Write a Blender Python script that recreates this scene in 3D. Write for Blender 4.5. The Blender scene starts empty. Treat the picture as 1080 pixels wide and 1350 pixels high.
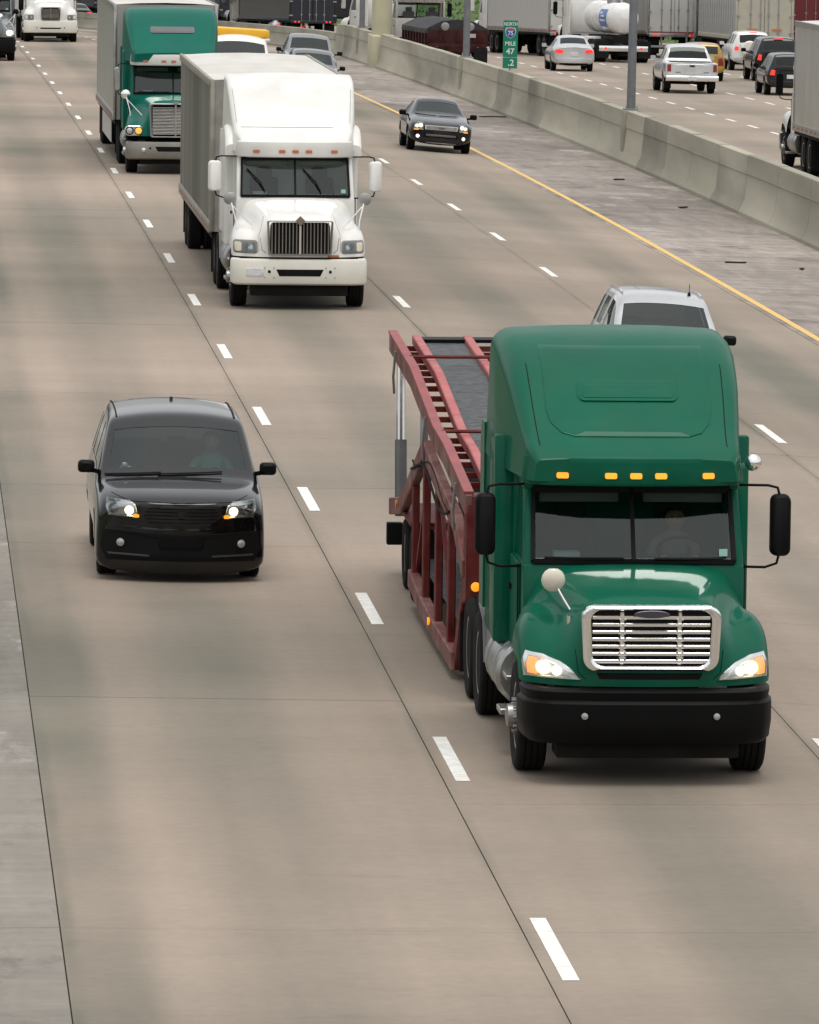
import bpy, bmesh, math, random
from mathutils import Vector, Matrix
from mathutils.bvhtree import BVHTree
random.seed(7)
sc = bpy.context.scene
COL = sc.collection
R = math.radians
PI = math.pi

# ------------------------------------------------------------------ camera, sky, sun, exposure
def make_camera():
    f, yaw, pit, roll = 9485.0, R(4.15), math.atan(995 / 9485.0), R(1.3)
    fw = Vector((math.sin(yaw) * math.cos(pit), math.cos(yaw) * math.cos(pit), -math.sin(pit)))
    r0 = Vector((math.cos(yaw), -math.sin(yaw), 0)); u0 = r0.cross(fw)
    r = r0 * math.cos(roll) + u0 * math.sin(roll)
    u = u0 * math.cos(roll) - r0 * math.sin(roll)
    cam = bpy.data.cameras.new('camera'); o = bpy.data.objects.new('camera', cam); COL.objects.link(o)
    cam.sensor_fit = 'VERTICAL'; cam.sensor_height = 24.0; cam.lens = 24.0 * f / 1350.0
    cam.clip_start = 1.0; cam.clip_end = 6000.0
    m = Matrix((r, u, -fw)).transposed().to_4x4(); m.translation = (-5.4, 0, 9.6)
    o.matrix_world = m; sc.camera = o
make_camera()
SUN_EL, SUN_AZ = R(80), R(165)          # azimuth measured clockwise from +Y (the driving direction away from the camera)
w = bpy.data.worlds.new('World'); sc.world = w; w.use_nodes = True
nt = w.node_tree; nt.nodes.clear()
sky = nt.nodes.new('ShaderNodeTexSky'); sky.sky_type = 'NISHITA'; sky.sun_disc = False
sky.sun_elevation = SUN_EL; sky.sun_rotation = SUN_AZ; sky.dust_density = 4.0; sky.air_density = 1.0; sky.ozone_density = 1.0
hs = nt.nodes.new('ShaderNodeHueSaturation'); hs.inputs['Saturation'].default_value = 0.12     # cloud cover: the sky's blue is veiled
bg = nt.nodes.new('ShaderNodeBackground'); bg.inputs['Strength'].default_value = 0.15
wo = nt.nodes.new('ShaderNodeOutputWorld')
veil = nt.nodes.new('ShaderNodeVectorMath'); veil.operation = 'MINIMUM'; veil.inputs[1].default_value = (5.0, 5.0, 5.0)   # the cloud deck hides the glow round the sun
nt.links.new(sky.outputs[0], hs.inputs['Color']); nt.links.new(hs.outputs[0], veil.inputs[0]); nt.links.new(veil.outputs[0], bg.inputs[0]); nt.links.new(bg.outputs[0], wo.inputs[0])
sl = bpy.data.lights.new('sun', 'SUN'); sl.energy = 1.25; sl.angle = R(36); sl.color = (1.0, 0.95, 0.88)
so = bpy.data.objects.new('sun', sl); COL.objects.link(so)
sd = Vector((math.sin(SUN_AZ) * math.cos(SUN_EL), math.cos(SUN_AZ) * math.cos(SUN_EL), math.sin(SUN_EL)))
so.rotation_euler = sd.to_track_quat('Z', 'Y').to_euler(); so.location = (0, 100, 60)
vs = sc.view_settings; vs.view_transform = 'Standard'; vs.look = 'None'; vs.gamma = 1.0; vs.exposure = 0.58; vs.use_curve_mapping = False
sc.render.engine = 'CYCLES'; sc.cycles.use_denoising = True; sc.cycles.max_bounces = 6; sc.cycles.transparent_max_bounces = 12

# ------------------------------------------------------------------ materials
MATS = {}
def new_mat(name):
    m = bpy.data.materials.new(name); m.use_nodes = True
    n = m.node_tree.nodes; b = n.get('Principled BSDF')
    return m, m.node_tree, b
def noise_col(t, col, var, scale, detail=4.0, stretch=None, coord='Object'):
    """a noise that varies a base colour between col*(1-var) and col*(1+var)"""
    tc = t.nodes.new('ShaderNodeTexCoord'); src = tc.outputs[coord if coord != 'World' else 'Object']
    if coord == 'World': src = t.nodes.new('ShaderNodeNewGeometry').outputs['Position']
    if stretch:
        mp = t.nodes.new('ShaderNodeMapping'); mp.inputs['Scale'].default_value = stretch
        t.links.new(src, mp.inputs['Vector']); src = mp.outputs[0]
    nz = t.nodes.new('ShaderNodeTexNoise'); nz.inputs['Scale'].default_value = scale; nz.inputs['Detail'].default_value = detail
    t.links.new(src, nz.inputs['Vector'])
    mx = t.nodes.new('ShaderNodeMix'); mx.data_type = 'RGBA'
    mx.inputs['A'].default_value = [c * (1 - var) for c in col] + [1]; mx.inputs['B'].default_value = [min(1, c * (1 + var)) for c in col] + [1]
    rp = t.nodes.new('ShaderNodeMapRange'); rp.inputs['From Min'].default_value = .3; rp.inputs['From Max'].default_value = .7
    t.links.new(nz.outputs['Fac'], rp.inputs['Value']); t.links.new(rp.outputs[0], mx.inputs['Factor'])
    return mx.outputs['Result'], rp.outputs[0]
def mat(name, col, rough=.5, metal=0.0, coat=0.0, var=.12, scale=3.0, stretch=None, emit=None, es=0.0, rvar=0.0, spec=.5, dirt=None, bump=0.0, coord='Object'):
    if name in MATS: return MATS[name]
    m, t, b = new_mat(name)
    c, fac = noise_col(t, col, var, scale, 5.0, stretch, coord)
    if dirt:                       # (dirt colour, amount, scale): patchy road film
        _, f2 = noise_col(t, col, .1, dirt[2], 6.0, dirt[3] if len(dirt) > 3 else None, coord)
        mu = t.nodes.new('ShaderNodeMath'); mu.operation = 'MULTIPLY'; mu.inputs[1].default_value = dirt[1]; t.links.new(f2, mu.inputs[0])
        mx = t.nodes.new('ShaderNodeMix'); mx.data_type = 'RGBA'; mx.inputs['B'].default_value = list(dirt[0]) + [1]
        t.links.new(c, mx.inputs['A']); t.links.new(mu.outputs[0], mx.inputs['Factor']); c = mx.outputs['Result']
    t.links.new(c, b.inputs['Base Color'])
    b.inputs['Roughness'].default_value = rough; b.inputs['Metallic'].default_value = metal
    b.inputs['Coat Weight'].default_value = coat; b.inputs['Coat Roughness'].default_value = .06
    b.inputs['Specular IOR Level'].default_value = spec
    if rvar:
        mr = t.nodes.new('ShaderNodeMapRange'); mr.inputs['To Min'].default_value = max(.02, rough - rvar); mr.inputs['To Max'].default_value = rough + rvar
        t.links.new(fac, mr.inputs['Value']); t.links.new(mr.outputs[0], b.inputs['Roughness'])
    if emit:
        b.inputs['Emission Color'].default_value = list(emit) + [1]; b.inputs['Emission Strength'].default_value = es
    if bump:
        bp = t.nodes.new('ShaderNodeBump'); bp.inputs['Strength'].default_value = bump; bp.inputs['Distance'].default_value = .02
        t.links.new(fac, bp.inputs['Height']); t.links.new(bp.outputs[0], b.inputs['Normal'])
    MATS[name] = m; return m
DUST = (.24, .21, .17)
def paint(name, col, dirt=.12, coat=.7, rough=.32, metal=0.0, spec=.35):
    return mat(name, col, rough, metal, coat, .10, 1.3, dirt=(DUST, dirt, 2.2), spec=spec, rvar=.10)
def glass(name='window_glass', tint=(.42, .47, .46), extra=.02):
    if name in MATS: return MATS[name]
    m, t, b = new_mat(name); t.nodes.remove(b)
    out = t.nodes['Material Output']
    tr = t.nodes.new('ShaderNodeBsdfTransparent'); gl = t.nodes.new('ShaderNodeBsdfGlossy'); gl.inputs['Roughness'].default_value = .04
    gl.inputs['Color'].default_value = (.9, .97, .95, 1)
    tc = t.nodes.new('ShaderNodeTexCoord'); nz = t.nodes.new('ShaderNodeTexNoise'); nz.inputs['Scale'].default_value = 2.5
    t.links.new(tc.outputs['Object'], nz.inputs['Vector'])
    mt = t.nodes.new('ShaderNodeMix'); mt.data_type = 'RGBA'
    mt.inputs['A'].default_value = [c * .85 for c in tint] + [1]; mt.inputs['B'].default_value = [c * 1.1 for c in tint] + [1]
    t.links.new(nz.outputs['Fac'], mt.inputs['Factor']); t.links.new(mt.outputs['Result'], tr.inputs['Color'])
    fr = t.nodes.new('ShaderNodeFresnel'); fr.inputs['IOR'].default_value = 1.52
    ad = t.nodes.new('ShaderNodeMath'); ad.operation = 'ADD'; ad.inputs[1].default_value = extra; t.links.new(fr.outputs[0], ad.inputs[0])
    mx = t.nodes.new('ShaderNodeMixShader'); t.links.new(ad.outputs[0], mx.inputs[0]); t.links.new(tr.outputs[0], mx.inputs[1]); t.links.new(gl.outputs[0], mx.inputs[2])
    t.links.new(mx.outputs[0], out.inputs['Surface'])
    MATS[name] = m; return m
GLASS = glass('window_glass', (.50, .57, .55), .012)
DARKGLASS = glass('dark_window_glass', (.06, .065, .07), .0)
LENS = glass('clear_lens', (.85, .86, .86), .04)
CHROME = mat('chrome', (.88, .88, .87), .16, 1.0, var=.04)
ALU = mat('aluminium', (.42, .42, .41), .38, 1.0, var=.15, scale=4, dirt=(DUST, .3, 3))
STEEL = mat('galvanised_steel', (.34, .35, .36), .5, .7, var=.15, scale=6)
RUBBER = mat('tyre_rubber', (.010, .010, .010), .9, var=.3, scale=6, spec=.2)
BLACK = mat('black_plastic', (.004, .004, .0043), .6, var=.2, spec=.15)
SATIN = mat('satin_black', (.003, .0031, .0034), .5, var=.2, spec=.12)
FRAME = mat('chassis_black', (.008, .0075, .007), .8, var=.3, spec=.2)
INTERIOR = mat('cabin_fabric', (.03, .031, .032), .9, var=.3, scale=8)
DASH = mat('dashboard_plastic', (.022, .024, .024), .8, var=.15, spec=.2)
AMBER = mat('amber_lens_lit', (.8, .30, .02), .3, var=.02, emit=(1.0, .38, .02), es=.55)
AMBER_OFF = mat('amber_lens', (.62, .2, .02), .3, var=.05, coat=.4)
ORANGE_OFF = mat('orange_lens', (.40, .12, .05), .4, var=.05)
RED_OFF = mat('red_lens', (.22, .008, .010), .3, var=.1, coat=.6)
RED_LIT = mat('red_lens_lit', (.7, .04, .03), .3, var=.02, emit=(1, .035, .03), es=.5)
LAMP = mat('headlamp_lit', (1, .95, .85), .3, var=.02, emit=(1, .78, .50), es=2.6)
LAMP_SOFT = mat('headlamp_glow', (1, .95, .85), .3, var=.02, emit=(1, .86, .68), es=.8)
LAMP_OFF = mat('headlamp_reflector', (.62, .63, .63), .2, .9, var=.1)
PLATE = mat('licence_plate', (.62, .64, .66), .4, var=.12, scale=20)

# ------------------------------------------------------------------ mesh helpers
class MB:
    def __init__(self): self.v = []; self.f = []
    def add(self, vs, fs):
        k = len(self.v); self.v += [tuple(p) for p in vs]; self.f += [tuple(i + k for i in f) for f in fs]; return self
    def box(self, x0, x1, y0, y1, z0, z1):
        return self.add([(x0, y0, z0), (x1, y0, z0), (x1, y1, z0), (x0, y1, z0), (x0, y0, z1), (x1, y0, z1), (x1, y1, z1), (x0, y1, z1)],
                        [(0, 3, 2, 1), (4, 5, 6, 7), (0, 1, 5, 4), (1, 2, 6, 5), (2, 3, 7, 6), (3, 0, 4, 7)])
    def bar(self, a, b, w, h=None, up=(0, 0, 1)):
        """rectangular bar from a to b"""
        h = h or w; a, b = Vector(a), Vector(b); d = (b - a).normalized(); up = Vector(up)
        s = d.cross(up)
        if s.length < 1e-4: s = d.cross(Vector((1, 0, 0)))
        s.normalize(); u = s.cross(d)
        pts = []
        for c in (a, b):
            for i, j in ((-1, -1), (1, -1), (1, 1), (-1, 1)): pts.append(c + s * w * .5 * i + u * h * .5 * j)
        return self.add(pts, [(0, 1, 2, 3), (7, 6, 5, 4), (0, 4, 5, 1), (1, 5, 6, 2), (2, 6, 7, 3), (3, 7, 4, 0)])
    def tube(self, path, r, n=8, caps=True):
        path = [Vector(p) for p in path]; rs = r if isinstance(r, (list, tuple)) else [r] * len(path)
        pts = []; prev = None
        for i, p in enumerate(path):
            d = (path[min(i + 1, len(path) - 1)] - path[max(i - 1, 0)]).normalized()
            if prev is None:
                a = d.cross(Vector((0, 0, 1)))
                if a.length < 1e-3: a = d.cross(Vector((1, 0, 0)))
            else: a = prev - d * prev.dot(d)
            a.normalize(); prev = a; b = d.cross(a)
            for k in range(n):
                t = 2 * PI * k / n; pts.append(p + (a * math.cos(t) + b * math.sin(t)) * rs[i])
        fs = []
        for i in range(len(path) - 1):
            for k in range(n):
                fs.append((i * n + k, i * n + (k + 1) % n, (i + 1) * n + (k + 1) % n, (i + 1) * n + k))
        if caps: fs += [tuple(range(n))[::-1], tuple(range((len(path) - 1) * n, len(path) * n))]
        return self.add(pts, fs)
    def loft(self, secs, closed=True, cap0=True, cap1=True):
        n = len(secs[0]); pts = [p for s in secs for p in s]; fs = []
        m = n if closed else n - 1
        for i in range(len(secs) - 1):
            for k in range(m): fs.append((i * n + k, i * n + (k + 1) % n, (i + 1) * n + (k + 1) % n, (i + 1) * n + k))
        if cap0: fs.append(tuple(range(n))[::-1])
        if cap1: fs.append(tuple(range((len(secs) - 1) * n, len(secs) * n)))
        return self.add(pts, fs)
    def lathe(self, prof, c, axis='x', n=24):
        """prof: (radius, offset along axis)"""
        secs = []
        for r, h in prof:
            s = []
            for k in range(n):
                t = 2 * PI * k / n; a, b = r * math.cos(t), r * math.sin(t)
                s.append({'x': (c[0] + h, c[1] + a, c[2] + b), 'y': (c[0] + a, c[1] + h, c[2] + b), 'z': (c[0] + a, c[1] + b, c[2] + h)}[axis])
            secs.append(s)
        return self.loft(secs)
    def prism(self, poly, axis, a, b):
        """poly in the two other axes, extruded along axis from a to b"""
        def P(u, v, h): return {'x': (h, u, v), 'y': (u, h, v), 'z': (u, v, h)}[axis]
        n = len(poly); pts = [P(u, v, a) for u, v in poly] + [P(u, v, b) for u, v in poly]
        return self.add(pts, [tuple(range(n))[::-1], tuple(range(n, 2 * n))] + [(i, (i + 1) % n, n + (i + 1) % n, n + i) for i in range(n)])
    def sphere(self, c, r, n=14, sc=(1, 1, 1)):
        secs = []
        for i in range(1, n // 2):
            t = PI * i / (n // 2)
            secs.append([(c[0] + r * sc[0] * math.sin(t) * math.cos(2 * PI * k / n), c[1] + r * sc[1] * math.sin(t) * math.sin(2 * PI * k / n), c[2] + r * sc[2] * math.cos(t)) for k in range(n)])
        return self.loft(secs)
    def mesh(self, name, bevel=0, seg=2, smooth=True, angle=35):
        me = bpy.data.meshes.new(name); bm = bmesh.new()
        vs = [bm.verts.new(p) for p in self.v]
        for f in self.f:
            try: bm.faces.new([vs[i] for i in f])
            except ValueError: pass
        bmesh.ops.remove_doubles(bm, verts=bm.verts, dist=1e-5)
        bmesh.ops.recalc_face_normals(bm, faces=bm.faces)
        if bevel:
            es = [e for e in bm.edges if len(e.link_faces) == 2 and e.calc_face_angle(0) > R(28)]
            bmesh.ops.bevel(bm, geom=es, offset=bevel, segments=seg, profile=.5, affect='EDGES', clamp_overlap=True)
        bm.to_mesh(me); bm.free()
        if smooth:
            me.shade_smooth(); me.set_sharp_from_angle(angle=R(angle))
        return me
def link(name, me, material, parent=None):
    o = bpy.data.objects.new(name, me); COL.objects.link(o)
    if material and not me.materials: me.materials.append(material)
    if parent: o.parent = parent
    return o
def obj(name, mb, material, parent=None, bevel=0, seg=2, smooth=True, angle=35):
    return link(name, mb.mesh(name, bevel, seg, smooth, angle), material, parent)
def subsurf_mesh(mb, name, level=2, crease=None):
    me = mb.mesh(name, smooth=True, angle=180)
    o = bpy.data.objects.new('tmp', me); COL.objects.link(o)
    md = o.modifiers.new('s', 'SUBSURF'); md.levels = level; md.render_levels = level
    dg = bpy.context.evaluated_depsgraph_get(); ev = bpy.data.meshes.new_from_object(o.evaluated_get(dg))
    bpy.data.objects.remove(o); ev.name = name; ev.shade_smooth()
    return ev
def empty(name):
    o = bpy.data.objects.new(name, None); COL.objects.link(o); o.empty_display_size = .3; return o
def tag(o, label, cat, group=None):
    o['label'] = label; o['category'] = cat
    if group: o['group'] = group
    return o
def structure(o): o['kind'] = 'structure'; return o

def bvh_of(*meshes):
    v = []; f = []
    for me in meshes:
        k = len(v); v += [x.co.copy() for x in me.vertices]; f += [tuple(i + k for i in p.vertices) for p in me.polygons]
    return BVHTree.FromPolygons(v, f)
DIRS = {'front': Vector((0, 1, 0)), 'rear': Vector((0, -1, 0)), 'left': Vector((1, 0, 0)), 'right': Vector((-1, 0, 0)), 'top': Vector((0, 0, -1))}
def decal(poly, face, bvh, off=.01, rim=.05, sub=3, mb=None, dome=0.0):
    """a raised patch following the body: poly in (x,z) for front/rear, (y,z) for left/right, (x,y) for top"""
    d = DIRS[face]; mb = mb or MB(); out = []
    n = len(poly)
    for i in range(n):
        a, b = poly[i], poly[(i + 1) % n]
        for k in range(sub): out.append((a[0] + (b[0] - a[0]) * k / sub, a[1] + (b[1] - a[1]) * k / sub))
    cx = sum(p[0] for p in out) / len(out); cy = sum(p[1] for p in out) / len(out)
    def start(u, v):
        return {'front': Vector((u, -20, v)), 'rear': Vector((u, 20, v)), 'left': Vector((-20, u, v)), 'right': Vector((20, u, v)), 'top': Vector((u, v, 20))}[face]
    rings = []; last = [None]
    for s in (1.0, .94, .62, .3, 0.0):
        ring = []
        for u, v in (out if s else out[:1]):
            uu, vv = cx + (u - cx) * s, cy + (v - cy) * s
            h = bvh.ray_cast(start(uu, vv), d)[0]
            if h is None:
                q = bvh.find_nearest(start(uu, vv) + d * 19)[0]; h = start(uu, vv); k = max(range(3), key=lambda i: abs(d[i])); h[k] = q[k]
            ring.append(h - d * (off + dome * (1 - s * s)) if s < 1 else h - d * off * .5)
        rings.append(ring)
    m = len(out)
    pts = [p + d * rim for p in rings[0]]; 
    for r in rings[:-1]: pts += r
    pts += rings[-1]
    fs = []
    for i in range(4):
        for k in range(m): fs.append((i * m + k, i * m + (k + 1) % m, (i + 1) * m + (k + 1) % m, (i + 1) * m + k))
    c = len(pts) - 1
    for k in range(m): fs.append((4 * m + k, 4 * m + (k + 1) % m, c))
    return mb.add(pts, fs)
def seam(bvh, line, face, r=.006):
    d = DIRS[face]; path = []
    for (a, b), (a2, b2) in zip(line, line[1:]):
        for k in range(8):
            u, v = a + (a2 - a) * k / 8, b + (b2 - b) * k / 8
            h = bvh.ray_cast({'front': Vector((u, -20, v)), 'left': Vector((-20, u, v)), 'right': Vector((20, u, v)), 'top': Vector((u, v, 20))}[face], d)[0]
            if h: path.append(h - d * r * .3)
    return MB().tube(path, r, 5) if len(path) > 1 else MB()
def rrect(x0, x1, z0, z1, r, n=4):
    p = []
    for cx, cz, a in ((x1 - r, z1 - r, 0), (x0 + r, z1 - r, 90), (x0 + r, z0 + r, 180), (x1 - r, z0 + r, 270)):
        for k in range(n + 1):
            t = R(a + 90 * k / n); p.append((cx + r * math.cos(t), cz + r * math.sin(t)))
    return p
def circle(cx, cz, r, n=16): return [(cx + r * math.cos(2 * PI * k / n), cz + r * math.sin(2 * PI * k / n)) for k in range(n)]
def mirx(poly): return [(-a, b) for a, b in poly][::-1]
def ring_mb(poly, y0, y1, inset, mb=None):
    """a frame: poly outline in (x,z), hollow, between y0 (front) and y1"""
    mb = mb or MB(); n = len(poly); cx = sum(p[0] for p in poly) / n; cz = sum(p[1] for p in poly) / n
    def ins(p):
        dx, dz = p[0] - cx, p[1] - cz; L = math.hypot(dx, dz); k = max(0, 1 - inset / max(.01, L) * 1.2); return (cx + dx * k, cz + dz * k)
    inn = [ins(p) for p in poly]
    mid = [((a[0] + b[0]) / 2, (a[1] + b[1]) / 2) for a, b in zip(poly, inn)]
    secs = [[(x, y1, z) for x, z in poly], [(x, y0 + .015, z) for x, z in poly], [(x, y0, z) for x, z in mid], [(x, y0 + .02, z) for x, z in inn], [(x, y1, z) for x, z in inn]]
    return mb.loft(secs, cap0=False, cap1=False)

# ------------------------------------------------------------------ the lie of the land

PF = (-1.3040637e-11, 9.2331381e-08, -9.5210012e-05, 0.011844546, -0.343036)
S1 = 325.0
def _pz(s): return (((PF[0] * s + PF[1]) * s + PF[2]) * s + PF[3]) * s + PF[4]
def z0(s):
    if s < 70: return _pz(70)
    if s > S1: return _pz(S1) - .031 * (s - S1)
    return _pz(s)
XS = [-60, -12, -3.97, -.18, 3.56, 7.32, 10.806, 14.6, 16, 21.7, 300]
CS = [-1.2, -.12, 0, 0, .04, -.13, -.338, -.4, -.3, -.3, -.3]
def cx_(X):
    if X <= XS[0]: return CS[0]
    for i in range(len(XS) - 1):
        if X <= XS[i + 1]:
            return CS[i] + (CS[i + 1] - CS[i]) * (X - XS[i]) / (XS[i + 1] - XS[i])
    return CS[-1]
def bend(s): return 0.0 if s < 340 else -(s - 340) ** 2 / 1800.0
def gz(X, s): return z0(s) + cx_(X)
def pt(X, s, dz=0.0): return Vector((X + bend(s), s, gz(X, s) + dz))
def place(root, X, s, length=5.0, turn=0.0, away=False, dz=0.0):
    """root stands at lane position X, station s; its body reaches back from there by length.  Front faces the camera, or away."""
    sg = -1 if away else 1
    th = math.atan2(bend(s + 1) - bend(s - 1), 2.0)
    fwd = Vector((-math.sin(th), -math.cos(th), 0)) * sg
    fwd = Matrix.Rotation(turn, 3, 'Z') @ fwd
    a = Vector((X + bend(s), s, 0)); b = a - fwd * length
    def gw(p): return gz(p.x - bend(p.y), p.y)
    a.z = gw(a); b.z = gw(b)
    y = (b - a).normalized()
    side = Vector((y.y, -y.x, 0)).normalized()
    x = (side * 2 + Vector((0, 0, gw(a + side) - gw(a - side)))).normalized()
    zv = x.cross(y).normalized(); x = y.cross(zv)
    m = Matrix((x, y, zv)).transposed().to_4x4(); m.translation = a + zv * dz
    root.matrix_world = m
    return root
# ------------------------------------------------------------------ setting: roads, walls, poles
def road_mat(name, light, dark, lanes=None, streak=0.0, blotch=.35, edge=False):
    m, t, b = new_mat(name); N = t.nodes; L = t.links
    geo = N.new('ShaderNodeNewGeometry'); sep = N.new('ShaderNodeSeparateXYZ'); L.new(geo.outputs['Position'], sep.inputs[0])
    def noise(scale, stretch, detail=5, rough=.55, lo=.3, hi=.7, dist=0.0):
        mp = N.new('ShaderNodeMapping'); mp.inputs['Scale'].default_value = stretch; L.new(geo.outputs['Position'], mp.inputs['Vector'])
        n = N.new('ShaderNodeTexNoise'); n.inputs['Scale'].default_value = scale; n.inputs['Detail'].default_value = detail; n.inputs['Roughness'].default_value = rough; n.inputs['Distortion'].default_value = dist
        L.new(mp.outputs[0], n.inputs['Vector'])
        r = N.new('ShaderNodeMapRange'); r.inputs['From Min'].default_value = lo; r.inputs['From Max'].default_value = hi; L.new(n.outputs['Fac'], r.inputs['Value']); return r.outputs[0]
    def math_(op, a, b_, c=None):
        n = N.new('ShaderNodeMath'); n.operation = op; n.use_clamp = False
        for i, q in enumerate((a, b_, c)):
            if q is None: continue
            if isinstance(q, (int, float)): n.inputs[i].default_value = q
            else: L.new(q, n.inputs[i])
        return n.outputs[0]
    amt = math_('MULTIPLY', noise(.09, (.9, .55, 1), 4, .5, .35, .65), blotch * 1.9)
    if lanes:
        x0, wd = lanes; u = math_('FRACT', math_('DIVIDE', math_('SUBTRACT', sep.outputs[0], x0), wd), 0)
        d = math_('ABSOLUTE', math_('SUBTRACT', u, .5), 0)
        bump_ = N.new('ShaderNodeMapRange'); bump_.interpolation_type = 'SMOOTHSTEP'; bump_.inputs['From Min'].default_value = .05; bump_.inputs['From Max'].default_value = .24; bump_.inputs['To Min'].default_value = 1; bump_.inputs['To Max'].default_value = 0
        L.new(d, bump_.inputs['Value'])
        oil = math_('MULTIPLY', bump_.outputs[0], math_('MULTIPLY_ADD', noise(.10, (1.5, .25, 1), 3), .45, .35))
        amt = math_('ADD', amt, math_('MULTIPLY', oil, .6))
        jn = N.new('ShaderNodeMapRange'); jn.interpolation_type = 'SMOOTHSTEP'; jn.inputs['From Min'].default_value = .468; jn.inputs['From Max'].default_value = .5; L.new(d, jn.inputs['Value'])
        amt = math_('ADD', amt, math_('MULTIPLY', jn.outputs[0], math_('MULTIPLY', noise(.5, (2, .6, 1), 4), .4)))
    if edge:    # film of dirt that gathers along the shoulder joint
        e = N.new('ShaderNodeMapRange'); e.interpolation_type = 'SMOOTHSTEP'; e.inputs['From Min'].default_value = -3.1; e.inputs['From Max'].default_value = -3.5; L.new(sep.outputs[0], e.inputs['Value'])
        amt = math_('ADD', amt, math_('MULTIPLY', e.outputs[0], math_('MULTIPLY_ADD', noise(.25, (1, .5, 1), 4), .5, .15)))
    mx = N.new('ShaderNodeMix'); mx.data_type = 'RGBA'; mx.inputs['A'].default_value = list(light) + [1]; mx.inputs['B'].default_value = list(dark) + [1]
    cl = N.new('ShaderNodeClamp'); L.new(amt, cl.inputs[0]); L.new(cl.outputs[0], mx.inputs['Factor'])
    c = mx.outputs['Result']
    def mult(c, fac, lo, hi):
        r = N.new('ShaderNodeMapRange'); r.inputs['To Min'].default_value = lo; r.inputs['To Max'].default_value = hi; L.new(fac, r.inputs['Value'])
        v = N.new('ShaderNodeVectorMath'); v.operation = 'SCALE'; L.new(c, v.inputs[0]); L.new(r.outputs[0], v.inputs['Scale']); return v.outputs[0]
    fine = noise(9, (1, 1, 1), 6, .65)
    c = mult(c, fine, .94, 1.05)
    c = mult(c, noise(.8, (3.5, .12, 1), 4), .96, 1.04)            # tyre streaks along the road
    c = mult(c, noise(.9, (.25, 3.0, 1), 4), .978, 1.02); c = mult(c, noise(.10, (.30, 1.1, 1), 3), .82, 1.08); c = mult(c, noise(.5, (.6, 2.6, 1), 5, .7, .62, .72), 1.0, .86)           # tining across the road
    c = mult(c, noise(.35, (1, 1, 1), 6, .7, .45, .75), 1.0, .93)
    if streak:
        c = mult(c, noise(1.6, (.35, 2.2, 1), 5, .6, .35, .75), 1 - streak, 1 + streak)
        c = mult(c, noise(.7, (2.2, .35, 1), 5, .65, .3, .7, 1.5), 1 - streak * .8, 1 + streak * .8)
        s = noise(.45, (1.2, .5, 1), 6, .7, .56, .66); w2 = N.new('ShaderNodeMix'); w2.data_type = 'RGBA'; w2.inputs['B'].default_value = (.46, .44, .42, 1); L.new(math_('MULTIPLY', s, .55), w2.inputs['Factor']); L.new(c, w2.inputs['A']); c = w2.outputs['Result']
        s = noise(.6, (1.2, .6, 1), 6, .7, .55, .68); w2 = N.new('ShaderNodeMix'); w2.data_type = 'RGBA'; w2.inputs['B'].default_value = (.12, .105, .10, 1); L.new(math_('MULTIPLY', s, .8), w2.inputs['Factor']); L.new(c, w2.inputs['A']); c = w2.outputs['Result']
    L.new(c, b.inputs['Base Color']); b.inputs['Roughness'].default_value = .82; b.inputs['Specular IOR Level'].default_value = .3
    bp = N.new('ShaderNodeBump'); bp.inputs['Strength'].default_value = .25; bp.inputs['Distance'].default_value = .01; L.new(fine, bp.inputs['Height']); L.new(bp.outputs[0], b.inputs['Normal'])
    return m
LANE_M = road_mat('lane_concrete', (.342, .276, .222), (.158, .148, .116), (-.18, 3.745), edge=True)
SHOULDER_M = road_mat('shoulder_concrete', (.275, .248, .217), (.19, .178, .152), None, .10, .5)
MEDIAN_M = road_mat('median_shoulder_concrete', (.37, .322, .285), (.21, .185, .162), None, .24, .6)
OPP_M = road_mat('far_lane_concrete', (.335, .272, .222), (.22, .195, .155), (21.7, 3.7))
JOINT = mat('joint_filler', (.10, .092, .076), .9, var=.25)
def sheet(X0, X1, sa, sb, dz, nx=2, ds=6.0, dzfun=None):
    ns = max(1, int(math.ceil((sb - sa) / ds))); mb = MB(); rows = []
    for i in range(ns + 1):
        s = sa + (sb - sa) * i / ns
        rows.append([pt(X0 + (X1 - X0) * k / nx, s, dz + (dzfun(X0 + (X1 - X0) * k / nx, s) if dzfun else 0)) for k in range(nx + 1)])
    return mb.loft(rows, closed=False, cap0=False, cap1=False)
ground = structure(obj('ground', sheet(-260, 300, -60, 900, -.9, 40, 20), mat('bare_ground', (.12, .13, .06), .95, var=.4, scale=.3)))
road = structure(obj('road', sheet(-8.2, 14.62, 15, 640, -.035, 12, 8), JOINT))
def slab(X0, X1, sa, sb, m, name='slab', thick=.033, lift=None):
    lift = random.uniform(-.0015, .0015) if lift is None else lift
    n = 2; mb = MB(); nx = 2; top = []
    for i in range(n + 1):
        s = sa + (sb - sa) * i / n; top.append([pt(X0 + (X1 - X0) * k / nx, s, lift) for k in range(nx + 1)])
    mb.loft(top, closed=False, cap0=False, cap1=False)
    rim = top[0] + [r[-1] for r in top[1:]] + top[-1][::-1][1:] + [r[0] for r in top[::-1]][1:-1]
    low = [p - Vector((0, 0, thick)) for p in rim]
    mb.loft([rim, low], closed=True, cap0=False, cap1=False)
    return obj(name, mb, m, road, smooth=True, angle=20)
SL = 7.2
for X0, X1, m in ((-8.2, -3.976, SHOULDER_M), (-3.964, -.186, LANE_M), (-.174, 3.554, LANE_M), (3.566, 7.317, LANE_M), (7.323, 10.80, LANE_M), (10.812, 14.6, MEDIAN_M)):
    s = 29.2
    while s < 345: slab(X0, X1, s + .004, s + SL - .004, m); s += SL
    slab(X0, X1, s + .003, 635, m) if False else obj('slab', sheet(X0, X1, s + .003, 635, 0, 2, 6), m, road)
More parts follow.
